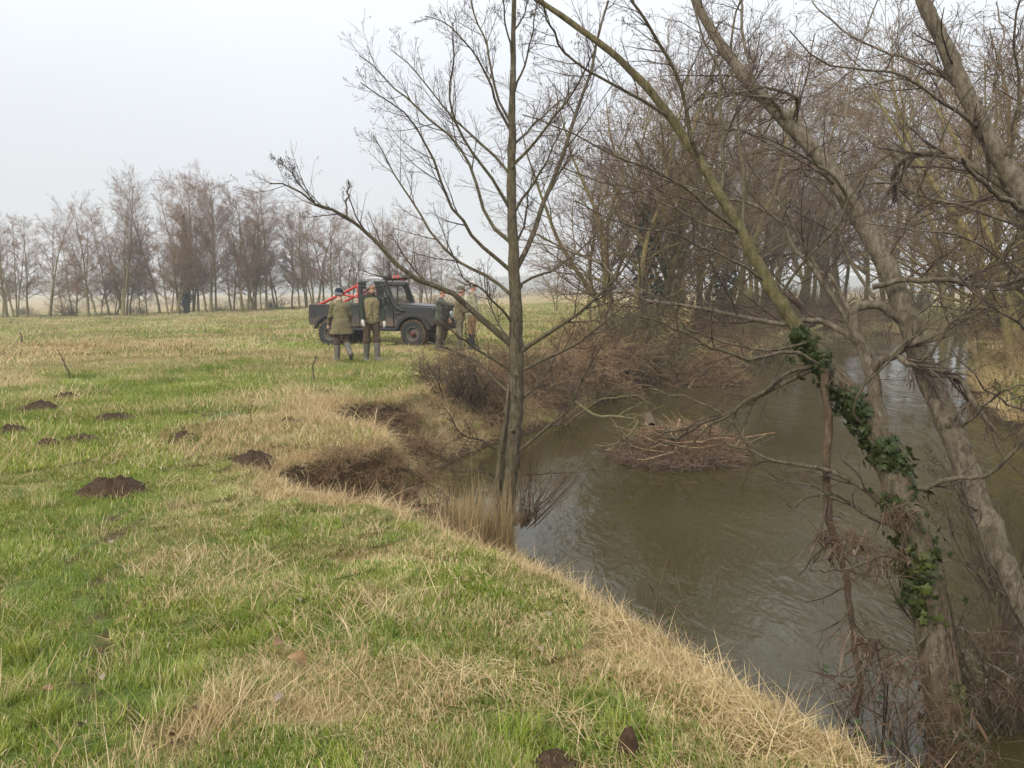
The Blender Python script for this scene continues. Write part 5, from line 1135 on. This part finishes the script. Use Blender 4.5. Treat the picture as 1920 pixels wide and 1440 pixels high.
for sy in (-1, 1):
    ya, yb = sorted((sy * .74, sy * .79))
    # load-bed side with its wheel arch, and front wing
    prism('bed_side', [(-2.12, .66), (-2.12, 1.26), (-.42, 1.26), (-.42, .62)] + [(-AX + .52, .62)] + arch(-AX, .50, 20, 160) + [(-AX - .52, .66)], ya, yb, V_BODY)
    prism('front_wing', [(.72, .62), (.72, 1.22), (1.98, 1.16), (1.98, .66), (AX + .50, .66)] + arch(AX, .49, 20, 160) + [(AX - .52, .62)], ya, yb, V_BODY)
    d = prism('door', [(-.40, .62), (-.40, 1.24), (.60, 1.24), (.70, 1.22), (.70, .62)], ya + sy * .004, yb + sy * .004, V_BODY)
    box('door_handle', -.33, -.19, *sorted((sy * .795, sy * .83)), 1.10, 1.14, V_BLACK, d, .006)
    fr = prism('window_frame', [(-.40, 1.24), (-.40, 1.86), (.40, 1.86), (.62, 1.24), (.56, 1.24), (.36, 1.81), (-.34, 1.81), (-.34, 1.24)], *sorted((sy * .70, sy * .76)), V_BODY)
    prism('window_pane', [(-.345, 1.24), (-.345, 1.812), (.362, 1.812), (.562, 1.24)], *sorted((sy * .722, sy * .73)), V_GLASS, fr, 0)
    prism('wheel_arch_flare', arch(AX, .49, 12, 168, 14) + arch(AX, .57, 168, 12, 14), *sorted((sy * .78, sy * .93)), V_BLACK)
    prism('wheel_arch_flare', arch(-AX, .50, 12, 168, 14) + arch(-AX, .57, 168, 12, 14), *sorted((sy * .78, sy * .90)), V_BLACK)
    for gx_ in (-.41, .705): box('panel_gap', gx_ - .006, gx_ + .006, *sorted((sy * .792, sy * .797)), .64, 1.23, M_SEAM, d if False else VEH, 0)
    box('waist_capping', -2.10, -.44, *sorted((sy * .70, sy * .80)), 1.262, 1.285, V_RIM, VEH, .004)
    box('sill_bar', -.80, .82, *sorted((sy * .70, sy * .82)), .50, .58, V_BLACK)
    mi = box('door_mirror', .50, .56, *sorted((sy * .90, sy * 1.06)), 1.27, 1.50, V_BLACK, VEH, .02); pipe('mirror_arm', [(.60, sy * .77, 1.28), (.55, sy * .86, 1.33), (.53, sy * .93, 1.36)], .012, V_BLACK, mi)
    box('mirror_glass', .488, .496, *sorted((sy * .915, sy * 1.045)), 1.29, 1.48, V_LENS, mi, 0)
    box('rear_lamp', -2.145, -2.12, *sorted((sy * .66, sy * .75)), .92, 1.06, V_HUB, VEH, .006)
    box('side_recess', -1.96, -1.86, *sorted((sy * .786, sy * .798)), .93, 1.12, V_BLACK, VEH, .004)
    pipe('wing_vent', [(.80, sy * .797, 1.02), (.98, sy * .797, 1.02)], .03, V_BLACK, VEH, 6)
    # red roll cage
    pipe('roll_bar', [(-.52, sy * .62, 1.22), (-.52, sy * .62, 1.80), (-.52, sy * .58, 1.90), (-.52, sy * .50, 1.94), (-.52, 0, 1.94)], .04, V_RED, VEH, 12)
    pipe('roll_bar', [(-.54, sy * .60, 1.84), (-1.0, sy * .62, 1.62), (-1.9, sy * .66, 1.24)], .042, V_RED, VEH, 12)
    pipe('roll_bar', [(-.54, sy * .62, 1.50), (-.90, sy * .63, 1.55), (-1.1, sy * .63, 1.575)], .034, V_RED, VEH, 10)
    prism('a_pillar', [(.64, 1.24), (.76, 1.24), (.52, 1.90), (.42, 1.90)], *sorted((sy * .66, sy * .755)), V_BODY)
prism('tailgate', [(-2.12, .66), (-2.07, .66), (-2.07, 1.25), (-2.12, 1.25)], -.735, .735, V_BODY)
pipe('tailgate_rail', [(-2.16, -.70, .72), (-2.17, -.70, 1.12), (-2.17, -.62, 1.15)], .014, V_BLACK)
pipe('tailgate_rail', [(-2.16, .70, .72), (-2.17, .70, 1.12), (-2.17, .62, 1.15)], .014, V_BLACK)
box('bed_floor', -2.07, -.44, -.73, .73, .74, .80, V_BLACK)
box('cab_back', -.46, -.405, -.73, .73, .64, 1.32, V_BODY); box('cab_back', -.46, -.405, -.73, .73, 1.74, 1.88, V_BODY)
for sy in (-1, 1): box('cab_back', -.46, -.405, *sorted((sy * .52, sy * .73)), 1.322, 1.738, V_BODY)
box('rear_window', -.44, -.43, -.52, .52, 1.32, 1.74, V_GLASS, VEH, 0)
rf = prism('roof', [(-.48, 1.88), (-.46, 1.955), (-.38, 1.985), (.40, 1.965), (.52, 1.925), (.54, 1.88)], -.74, .74, V_BODY, VEH, .02)
box('bulkhead', .66, .74, -.735, .735, .62, 1.27, V_BODY)
prism('windscreen', [(.735, 1.27), (.75, 1.27), (.515, 1.89), (.50, 1.89)], -.655, .655, V_GLASS, VEH, 0)
pipe('wiper', [(.765, .1, 1.29), (.70, -.32, 1.42)], .008, V_BLACK); pipe('wiper', [(.765, -.2, 1.29), (.70, -.58, 1.42)], .008, V_BLACK)
prism('bonnet', [(.70, 1.22), (.72, 1.285), (.80, 1.295), (1.92, 1.215), (1.98, 1.17), (1.98, 1.12)], -.62, .62, V_BODY, VEH, .015)
prism('wing_top', [(.72, 1.20), (.72, 1.24), (1.93, 1.185), (1.985, 1.15), (1.985, 1.10)], .625, .785, V_BODY, VEH, .01); prism('wing_top', [(.72, 1.20), (.72, 1.24), (1.93, 1.185), (1.985, 1.15), (1.985, 1.10)], -.785, -.625, V_BODY, VEH, .01)
fp = box('front_panel', 1.94, 2.0, -.78, .78, .70, 1.14, V_BODY); gr = box('grille', 2.0, 2.02, -.40, .40, .78, 1.08, V_BLACK, VEH, .004)
for i in range(6): box('grille_bar', 2.02, 2.032, -.38, .38, .80 + i * .047, .822 + i * .047, V_RIM, gr, .003)
for sy in (-1, 1):
    h_ = lathe('headlight', [(2.0, .11), (2.04, .11), (2.05, .095), (2.058, .05), (2.06, .0)], V_LENS, VEH, 24, 'x'); h_.location = (0, sy * .55, .93)
    k_ = lathe('side_lamp', [(2.0, .035), (2.03, .035), (2.038, .0)], V_HUB, VEH, 14, 'x'); k_.location = (0, sy * .70, .84)
box('front_bumper', 2.04, 2.24, -.80, .80, .52, .72, V_BLACK, VEH, .03); box('winch', 2.08, 2.26, -.25, .25, .72, .86, V_BLACK, VEH, .03)
box('chassis', -2.05, 2.05, -.40, .40, .46, .62, V_BLACK, VEH, .02)
for ax in (-AX, AX): pipe('axle', [(ax, -.72, RW), (ax, .72, RW)], .06, V_BLACK); 
box('engine_bay', .76, 1.93, -.58, .58, .60, 1.15, V_BLACK, VEH, .02)
for sy in (-.36, .36):
    st_ = box('seat', -.30, .18, sy - .24, sy + .24, .80, 1.0, V_SEAT, VEH, .04); box('seat_back', -.36, -.22, sy - .24, sy + .24, 1.0, 1.55, V_SEAT, st_, .04)
lathe('steering_wheel', [(-.02, .19), (.0, .205), (.02, .19), (.0, .175), (-.02, .19)], V_BLACK, VEH, 24, 'x').location = (.36, -.36, 1.18)
# snorkel, roof lamps, rail
pipe('snorkel', [(1.05, -.80, 1.08), (.85, -.81, 1.16), (.70, -.80, 1.32), (.55, -.79, 1.74), (.50, -.79, 1.95), (.50, -.79, 2.04)], .045, V_BLACK, VEH, 10); box('snorkel_head', .42, .60, -.86, -.72, 2.0, 2.13, V_BLACK, VEH, .03)
bar = pipe('light_bar', [(.47, -.62, 1.99), (.47, 0, 2.005), (.47, .62, 1.99)], .022, V_RED)
for i, y in enumerate((-.40, -.14, .12, .38)):
    l_ = lathe('roof_lamp', [(.40, .03), (.42, .055), (.50, .06), (.505, .05), (.51, .0)], V_BLACK if i in (0, 3) else V_RED, bar, 18, 'x'); l_.location = (.02, y, 2.075); k_ = lathe('lens', [(.512, .048), (.516, .03), (.518, 0)], V_LENS, l_, 16, 'x')
for y in (-.66, .66):
    l_ = lathe('spot_lamp', [(.36, .04), (.40, .085), (.52, .095), (.53, .085), (.532, 0)], V_BLACK, VEH, 20, 'x'); l_.location = (.0, y * .95, 2.08)
pipe('roof_rail', [(-.35, -.45, 2.05), (.12, -.45, 2.06)], .018, V_WHITE); pipe('roof_rail', [(-.35, .45, 2.05), (.12, .45, 2.06)], .018, V_WHITE)
for x in (-.30, .05): pipe('rail_foot', [(x, -.45, 1.96), (x, -.45, 2.05)], .014, V_WHITE); pipe('rail_foot', [(x, .45, 1.96), (x, .45, 2.05)], .014, V_WHITE)
# wheels
def wheel(x, sy, steer=0):
    w_ = empty('wheel', (x, sy * .765, RW), (0, 0, steer)); w_.parent = VEH; s = 1 if sy > 0 else -1
    ty_ = lathe('tyre', [(-.125, .22), (-.14, .30), (-.13, .375), (-.10, .395), (.10, .395), (.13, .375), (.14, .30), (.125, .22)], V_TYRE, w_, 40)
    bm = bmesh.new()
    for q in range(30):
        for k, yy in enumerate((-.085, .0, .085)):
            a = 2 * math.pi * (q + (.5 if k == 1 else 0)) / 30; da = .07; r0, r1 = .39, .418
            c = [(r * math.cos(t), y, r * math.sin(t)) for r in (r0, r1) for y, t in ((yy - .038, a - da), (yy + .038, a - da), (yy + .038, a + da), (yy - .038, a + da))]
            hexa(bm, c)
    bm_obj('tread', bm, V_MUD, ty_)
    lathe('rim', [(s * .02, .23), (s * .125, .225), (s * .13, .20), (s * .06, .19), (s * .045, .12), (s * .075, .085), (s * .08, .0)], V_RIM, w_, 32)
    lathe('hub', [(s * .07, .075), (s * .13, .07), (s * .145, .05), (s * .15, 0)], V_HUB, w_, 20)
    bm = bmesh.new()
    for q in range(8):
        a = 2 * math.pi * q / 8; c = [(.155 * math.cos(a) + dx, s * .048 + dy, .155 * math.sin(a) + dz) for dz in (-.016, .016) for dx, dy in ((-.016, 0), (.016, 0), (.016, s * .014), (-.016, s * .014))]
        hexa(bm, c)
    bm_obj('wheel_nuts', bm, V_BLACK, w_); return w_
for x in (-AX, AX):
    for sy in (-1, 1): wheel(x, sy, R(-6) if x > 0 else 0)
# stand it on its wheels where the photograph has it
VY = -R(17); vx, vyy = -3.94, 24.8
def whl(x, y): return np.array([vx + x * math.cos(VY) - y * math.sin(VY), vyy + x * math.sin(VY) + y * math.cos(VY)])
wz = {(i, j): H(*whl(i * AX, j * .765)) for i in (-1, 1) for j in (-1, 1)}
pit = math.atan2((wz[1, 1] + wz[1, -1] - wz[-1, 1] - wz[-1, -1]) / 2, 2 * AX); rol = math.atan2((wz[1, 1] + wz[-1, 1] - wz[1, -1] - wz[-1, -1]) / 2, 1.53)
VEH.location = (vx, vyy, sum(wz.values()) / 4 + .005); VEH.rotation_euler = (rol, -pit, VY)
tag(VEH, 'muddy dark grey pickup truck with a red roll cage parked on the grass', 'truck')
# ---------------------------------------------------------------- people: smooth bodies grown from limbs as distance fields
def surfnet(Fv, org, h):
    s = Fv < 0; nx_, ny_, nz_ = Fv.shape
    c = np.zeros((nx_ - 1, ny_ - 1, nz_ - 1), np.int16)
    for dx in (0, 1):
        for dy in (0, 1):
            for dz in (0, 1): c += s[dx:nx_ - 1 + dx, dy:ny_ - 1 + dy, dz:nz_ - 1 + dz]
    act = (c > 0) & (c < 8); ids = np.full(c.shape, -1); I = np.argwhere(act); ids[act] = np.arange(len(I))
    acc = np.zeros((len(I), 3)); cnt_ = np.zeros(len(I))
    corners = [(0, 0, 0), (1, 0, 0), (0, 1, 0), (1, 1, 0), (0, 0, 1), (1, 0, 1), (0, 1, 1), (1, 1, 1)]
    for a in range(8):
        for b in range(a + 1, 8):
            A, B = np.array(corners[a]), np.array(corners[b])
            if np.abs(A - B).sum() != 1: continue
            fa = Fv[I[:, 0] + A[0], I[:, 1] + A[1], I[:, 2] + A[2]]; fb = Fv[I[:, 0] + B[0], I[:, 1] + B[1], I[:, 2] + B[2]]
            m_ = (fa < 0) != (fb < 0); t = np.where(m_, fa / np.where(fa - fb == 0, 1, fa - fb), 0)
            acc[m_] += (A + (B - A) * t[:, None])[m_]; cnt_[m_] += 1
    V_ = (I + acc / cnt_[:, None]) * h + org; FS = []
    for ax in range(3):
        e = [slice(1, None)] * 3; lo = [slice(None)] * 3; hi = [slice(None)] * 3; lo[ax] = slice(None, -1); hi[ax] = slice(1, None)
        a, b = s[tuple(lo)], s[tuple(hi)]; E = np.argwhere(a != b); o1, o2 = [(1, 2), (2, 0), (0, 1)][ax]
        E = E[(E[:, o1] > 0) & (E[:, o2] > 0) & (E[:, o1] < Fv.shape[o1] - 1) & (E[:, o2] < Fv.shape[o2] - 1)]
        fl = a[E[:, 0], E[:, 1], E[:, 2]]
        def cell(d1, d2):
            q = E.copy(); q[:, o1] -= d1; q[:, o2] -= d2; return ids[q[:, 0], q[:, 1], q[:, 2]]
        Q = np.stack([cell(1, 1), cell(0, 1), cell(0, 0), cell(1, 0)], -1); Q[~fl] = Q[~fl][:, ::-1]; FS.append(Q)
    return V_, np.concatenate(FS)
def field(prims, h, k=.03, cut=None, wr=0.0, seed=0):
    """prims: (a, b, ra, rb) round cones, smoothly joined; cut: list of half spaces (point, outward normal)"""
    A = np.array([p[0] for p in prims]); B = np.array([p[1] for p in prims]); Rm = np.array([[p[2], p[3]] for p in prims]); mg = .05
    lo = np.minimum(A, B).min(0) - Rm.max() - mg; hi = np.maximum(A, B).max(0) + Rm.max() + mg
    n_ = np.ceil((hi - lo) / h).astype(int) + 1; Fv = np.full(n_, 1.0)
    for a, b, ra, rb in prims:
        a = np.asarray(a, float); b = np.asarray(b, float); l0 = np.minimum(a, b) - max(ra, rb) - k - 2.5 * h; l1 = np.maximum(a, b) + max(ra, rb) + k + 2.5 * h
        i0 = np.maximum(((l0 - lo) / h).astype(int), 0); i1 = np.minimum(((l1 - lo) / h).astype(int) + 1, n_)
        G_ = np.stack(np.meshgrid(*[lo[d] + h * np.arange(i0[d], i1[d]) for d in range(3)], indexing='ij'), -1)
        ab = b - a; L2 = max((ab ** 2).sum(), 1e-9); t = np.clip(((G_ - a) @ ab) / L2, 0, 1); d = np.linalg.norm(G_ - a - t[..., None] * ab, axis=-1) - (ra + (rb - ra) * t)
        sl = tuple(slice(i0[q], i1[q]) for q in range(3)); f0 = Fv[sl]; hh = np.maximum(k - np.abs(f0 - d), 0) / k; Fv[sl] = np.minimum(f0, d) - hh * hh * k * .25
    if cut or wr:
        G_ = np.stack(np.meshgrid(*[lo[d] + h * np.arange(n_[d]) for d in range(3)], indexing='ij'), -1)
        if wr: Fv = Fv + wr * (np.sin(G_[..., 2] * 34 + 5 * np.sin(G_[..., 0] * 11 + seed) + 4 * np.sin(G_[..., 1] * 13 + seed * 2)) * .5 + np.sin(G_[..., 2] * 13 + G_[..., 0] * 30 + seed) * .5)
        for pt, nn in cut or []: Fv = np.maximum(Fv, (G_ - np.asarray(pt)) @ np.asarray(nn, float))
    Fv[[0, -1]] = 1; Fv[:, [0, -1]] = 1; Fv[:, :, [0, -1]] = 1
    return surfnet(Fv, lo, h)
M_SKIN = plain('skin', (.50, .28, .20), .55, 0, .4, .1, 14); M_SKINR = plain('ruddy_skin', (.55, .27, .19), .55, 0, .4, .1, 14)
def cloth(nm, c, var=.25): return plain(nm, c, .92, 0, .15, var, 22, .3)
C_OLIVE = cloth('olive_waxed_cotton', (.15, .128, .07)); C_VEST = cloth('olive_quilted_vest', (.20, .165, .085)); C_DKGREEN = cloth('dark_green_wool', (.028, .036, .026)); C_BROWN = cloth('brown_moleskin', (.08, .056, .038))
C_BOOT = plain('green_grey_rubber', (.11, .10, .08), .5, 0, .4, .3, 12); C_BOOTB = plain('dark_rubber', (.03, .03, .03), .5); C_NAVY = cloth('navy_cap', (.018, .024, .045)); C_GREENJ = cloth('dark_green_jacket', (.075, .085, .065)); C_BLACKW = cloth('dark_grey_wool', (.03, .03, .034))
C_CAMO = cloth('green_brown_camouflage', (.13, .12, .08), .6); C_SAGE = cloth('pale_sage_jacket', (.27, .25, .165)); C_TAN = cloth('tan_breeks', (.30, .18, .09)); C_TWEED = cloth('olive_tweed_cap', (.11, .10, .065)); C_BRJ = cloth('brown_field_jacket', (.125, .10, .058))
M_GREYH = plain('grey_hair', (.19, .19, .195), .8, 0, .3, .25, 60); M_WHITEH = plain('white_hair', (.42, .39, .36), .8, 0, .3, .15, 60); M_GLOVE = cloth('pale_gloves', (.42, .40, .36), .1); M_DARK = plain('dark_detail', (.02, .02, .02), .4); M_EYE = plain('eye', (.06, .05, .045), .2)
def rotz(v, a): c, s = math.cos(a), math.sin(a); return np.array([v[0] * c - v[1] * s, v[0] * s + v[1] * c, v[2]])
def person(label, px, Y, hgt, face, legs, arms, top, top_mat, low_mat, boot_mat, hem, hat=None, hair=None, glasses=False, gloves=False, head_yaw=0, head_pitch=0, lean=0.0, sleeves=None, skin=M_SKIN, boot_h=.40, coat_flare=.0, collar=None, zoff=0):
    """face: heading of the body (radians, 0 looks along +Y); legs: (swing, knee) per side; arms: (forward, out, elbow) per side"""
    S = hgt / 1.80; c = P(px, 650, Y); z0 = H(c[0], c[1])
    root = empty('person', (c[0], c[1], z0 + zoff), (0, 0, face)); J = {}
    hip = np.array([0, 0, .93]); up = np.array([0, math.sin(lean), math.cos(lean)]); fw = np.array([0, math.cos(lean), -math.sin(lean)])
    ch = hip + up * .40; nk = hip + up * .57; J['neck'] = nk
    hd = nk + up * .10 + fw * (.02 + .05 * head_pitch); hc = hd + np.array([0, 0, .085]) + fw * .01
    skinp = [(hip + up * .0 + (s * .07, 0, 0), hip + up * .18 + (s * .06, 0, 0), .10, .09) for s in (-1, 1)] + [(hip + up * .2 + (s * .06, 0, 0), ch + (s * .07, 0, 0), .09, .092) for s in (-1, 1)] + [(nk - up * .085 + (-.14, 0, 0), nk - up * .085 + (.14, 0, 0), .048, .048), (nk - up * .05, hd + up * .02, .058, .052)]
    legp, bootp, armp, handp, sole = [], [], [], [], []
    for s, (sw, kn) in zip((-1, 1), legs):
        h0 = hip + np.array([s * .095, 0, -.02]); tl_ = .43; d1 = np.array([s * .03, math.sin(sw), -math.cos(sw)]); kn_ = h0 + d1 * tl_; d2 = np.array([s * .01, math.sin(sw - kn), -math.cos(sw - kn)]); an = kn_ + d2 * .42
        fd = np.array([s * .18, math.cos(sw - kn), math.sin(sw - kn)]); fd = fd / np.linalg.norm(fd); heel = an - d2 * 0 + np.array([0, 0, -.0]) + d2 * .03; toe = heel + fd * .17
        skinp += [(h0, kn_, .088, .058), (kn_, an, .056, .040), (heel, toe, .042, .035)]
        legp += [(h0 + (0, 0, .05), kn_, .100, .076), (kn_, kn_ + d2 * .13, .078, .066)]
        b0 = an - d2 * (boot_h - .06)
        bootp.append([(b0, an, .078, .062), (heel + d2 * .0, toe, .052, .046), (heel, heel - fd * .03, .05, .048)])
        sole.append((heel, toe, d2))
    for s, (af, ao, el) in zip((-1, 1), arms):
        sh = nk - up * .075 + np.array([s * .19, 0, 0]); d1 = np.array([s * math.sin(ao), math.sin(af) * math.cos(ao), -math.cos(af) * math.cos(ao)]); e_ = sh + d1 * .29; af2 = af + el; d2 = np.array([s * math.sin(ao) * .35 - s * (.30 if el > 1.2 else 0), math.sin(af2), -math.cos(af2)]); d2 /= np.linalg.norm(d2); w_ = e_ + d2 * .25
        skinp += [(sh, e_, .046, .038), (e_, w_, .037, .027)]; armp.append([(sh, e_, .070, .058), (e_, w_ - d2 * .02, .057, .046)])
        # hand: palm, four fingers of their own length, thumb
        ax = np.cross(d2, (1.0, 0, 0)); ax = unit(ax); sd_ = np.cross(ax, d2); pe = w_ + d2 * .085; hp = [(w_, pe, .027, .030), (w_ + d2 * .04 - ax * .018, pe - ax * .028, .018, .014), (w_ + d2 * .04 + ax * .018, pe + ax * .028, .018, .014)]
        for q, ln in zip((-.03, -.01, .01, .03), (.062, .078, .082, .070)):
            k1 = pe + ax * q + d2 * ln * .55 - sd_ * .006 * s; k2 = k1 + (d2 * .75 - sd_ * s * .55) * ln * .5; hp += [(pe + ax * q - d2 * .01, k1, .0105, .0098), (k1, k2, .0098, .008)]
        tb = w_ + d2 * .035 + ax * .022; hp += [(tb, tb + (d2 * .6 + ax * .75) * .045, .013, .012), (tb + (d2 * .6 + ax * .75) * .045, tb + (d2 * .95 + ax * .5) * .075, .012, .009)]
        skinp += hp; handp.append(hp)
    # head
    hy = head_yaw
    def hp_(x, y, z):
        v = np.array([x, y, z]); cp, sp_ = math.cos(head_pitch), math.sin(head_pitch); v = np.array([v[0], v[1] * cp + v[2] * sp_, -v[1] * sp_ + v[2] * cp]); return hc + rotz(v, hy)
    skinp += [(hp_(0, -.022, .045), hp_(0, .020, .040), .082, .076), (hp_(0, .015, -.01), hp_(0, .045, -.055), .066, .045), (hp_(-.03, .05, .02), hp_(.03, .05, .02), .03, .03), (hp_(0, .088, .022), hp_(0, .112, -.012), .010, .015), (hp_(-.02, .086, -.05), hp_(.02, .086, -.05), .012, .012), (hp_(0, .075, -.085), hp_(0, .07, -.08), .022, .02)]
    for s in (-1, 1): skinp += [(hp_(s * .082, -.005, .02), hp_(s * .088, -.012, -.015), .016, .011)]
    def mk(nm, prims, mat, par, h=.012, k=.03, cut=None, wr=0.0):
        prims = [(np.asarray(a) * S, np.asarray(b) * S, ra * S, rb * S) for a, b, ra, rb in prims]; cut = [(np.asarray(p_) * S, n_) for p_, n_ in cut] if cut else None
        v, f = field(prims, h, k * S, cut, wr, px); return mesh_obj(nm, v, f, mat, par)
    body = mk('body', skinp, skin, root, .0105, .022)
    for s in (-1, 1):
        v, f = lump(1, (.0105, .009, .0085), np.random.default_rng(1), 0, (8, 6)); mesh_obj('eye', v * S + hp_(s * .031, .083, .022) * S, f, M_EYE, body)
    mk('trousers', legp + [(hip + (-.065, 0, .02), hip + (.065, 0, .02), .114, .114), (hip + (-.065, 0, .14), hip + (.065, 0, .14), .108, .108)], low_mat, root, .013, .05, None, .006)
    for b_, (heel, toe, d2) in zip(bootp, sole):
        bo = mk('boot', b_, boot_mat, root, .012, .03, None, .002)
    tors = [(hip + up * .02 + (s * .075, 0, 0), hip + up * .2 + (s * .065, 0, 0), .13, .122) for s in (-1, 1)] + [(hip + up * .2 + (s * .06, .01, 0), ch + (s * .075, .01, 0), .122, .125) for s in (-1, 1)] + [(ch + (s * .07, 0, .02), nk - up * .09 + (s * .12, 0, 0), .118, .070) for s in (-1, 1)] + [(nk - up * .085 + (-.145, -.005, 0), nk - up * .085 + (.145, -.005, 0), .070, .070), (nk - up * .06, nk + up * .03, .080, .066)]
    tors += [(hip + up * .0, ch, .132, .132)]
    if hem < -.1: tors += [(hip + (0, 0, .05), hip + (0, -.01, hem), .145, .15 + coat_flare)]
    if hem < -.1: tors += [(hip + (s * .085, 0, .05), hip + (s * (.09 + coat_flare), -.01, hem), .135, .14 + coat_flare) for s in (-1, 1)]
    cutp = [(hip + np.array([0, 0, hem]), (0, 0, -1)), (nk + up * .05, tuple(up))]
    if sleeves is None: mk(top, tors + armp[0] + armp[1], top_mat, root, .013, .03, cutp, .009)
    else:
        mk('jumper', [t for t in armp[0] + armp[1]] + [(nk - up * .075 + (-.17, 0, 0), nk - up * .075 + (.17, 0, 0), .08, .08), (nk - up * .02, nk + up * .06, .075, .072)], sleeves, root, .013, .04, None, .006)
        vs_ = mk(top, tors, top_mat, root, .013, .045, cutp, .006)
        zp = np.array([hip + np.array([0, .137, .0]), hip + up * .2 + np.array([0, .142, 0]), ch + np.array([0, .142, 0]), nk + np.array([0, .085, -.03])]) * S
        v, f = tube_mesh([(spline(zp, 14, np.random.default_rng(2))[None], np.full((1, 14), .007), 6)]); mesh_obj('zip', v, f, M_DARK, vs_)
        for s in (-1, 1):
            v, f = lump(2, (.055, .018, .05), np.random.default_rng(3), .1, (12, 8)); mesh_obj('pocket', (v + np.array([s * .095, .125, 1.02])) * S, f, top_mat, vs_)
    if collar: mk('collar', [(nk + np.array([s * .03, .0, -.01]), nk + np.array([s * .035, .01, .045]), .068, .07) for s in (-1, 1)], collar, root, .013, .03)
    if gloves:
        for hp in handp: mk('glove', [(a, b, ra + .007, rb + .007) for a, b, ra, rb in hp], M_GLOVE, root, .010, .014)
    if hair: mk('hair', [(hp_(0, -.035, .05), hp_(0, .0, .062), .085, .086), (hp_(-.05, -.03, .0), hp_(.05, -.03, .0), .05, .05)] + ([(hp_(0, .04, .10), hp_(0, .05, .095), .04, .035)] if hair[1] else []), hair[0], root, .012, .02, [(hp_(0, .055 if hair[1] else .0, .05), tuple(rotz((0, .9, -.45), hy)))], .004)
    if hat:
        kind, hm_ = hat
        hc_ = mk('hat', [(hp_(0, -.03, .07), hp_(0, .02, .068), .094, .09)] + ([(hp_(0, -.02, .12), hp_(0, .02, .115), .05, .05)] if kind == 'beanie' else []), hm_, root, .012, .03, [(hp_(0, 0, .05 if kind != 'beanie' else .04), tuple(rotz((0, 0, -1), hy)))], .002)
        if kind != 'beanie': mk('peak', [(hp_(s * .04, .07, .062), hp_(s * .032, .145, .048), .022, .014) for s in (-1, 0, 1)], hm_, hc_, .010, .03)
    if glasses:
        for s in (-1, 1):
            a = np.linspace(0, 2 * math.pi, 13); q = np.array([hp_(s * .033 + .021 * math.cos(t), .105, .022 + .016 * math.sin(t)) * S for t in a]); v, f = tube_mesh([(q[None], np.full((1, 13), .003), 5)]); mesh_obj('spectacles', v, f, M_DARK, root)
    # settle the lowest sole on the turf
    lowest = min(min(h_[2], t_[2]) for h_, t_, d_ in sole) * S - .05 * S
    root.location.z = z0 - lowest + zoff
    return tag(root, label, 'person', 'men standing by the river')
q90 = math.pi / 2
person('person in navy cap and long olive coat walking away with one heel raised', 641, 18.9, 1.70, R(28), [(.06, .05), (-.05, .85)], [(.25, .14, .35), (-.02, .18, .30)], 'coat', C_OLIVE, C_BROWN, C_BOOT, -.24, ('cap', C_NAVY), (M_GREYH, False), head_yaw=R(-65), head_pitch=.25, lean=.16, coat_flare=.035)
person('person with grey hair and glasses in olive waistcoat, dark sleeves and pale gloves', 697, 18.9, 1.84, R(-160), [(.13, .08), (-.08, .04)], [(.05, .20, .45), (.30, .12, .35)], 'waistcoat', C_VEST, C_BROWN, C_BOOT, -.07, None, (M_GREYH, True), True, True, head_yaw=R(48), head_pitch=.22, sleeves=C_DKGREEN, collar=C_BROWN)
person('person in dark beanie and dark green jacket pointing across the river', 826, 22.2, 1.70, R(-95), [(.04, .05), (-.06, .03)], [(.15, .10, .40), (1.25, .05, .15)], 'jacket', C_GREENJ, C_CAMO, C_CAMO, -.16, ('beanie', C_BLACKW), (M_GREYH, False), head_yaw=R(0), head_pitch=.15, skin=M_SKINR, lean=.04)
person('person in olive tweed cap and brown jacket with hands folded in front', 862, 21.6, 1.74, R(-75), [(.03, .04), (-.03, .04)], [(.35, .05, 1.25), (.30, .08, 1.30)], 'jacket', C_BRJ, C_CAMO, C_CAMO, -.10, ('cap', C_TWEED), (M_GREYH, False), glasses=True, head_yaw=R(-5), head_pitch=.15, skin=M_SKINR)
person('person with white hair in pale sage jacket and tan breeks at the back', 885, 22.6, 1.88, R(-70), [(.02, .04), (-.04, .03)], [(.12, .10, .30), (.10, .12, .30)], 'jacket', C_SAGE, C_TAN, C_BOOTB, -.08, None, (M_WHITEH, True), head_yaw=R(-8), head_pitch=.12, skin=M_SKINR)
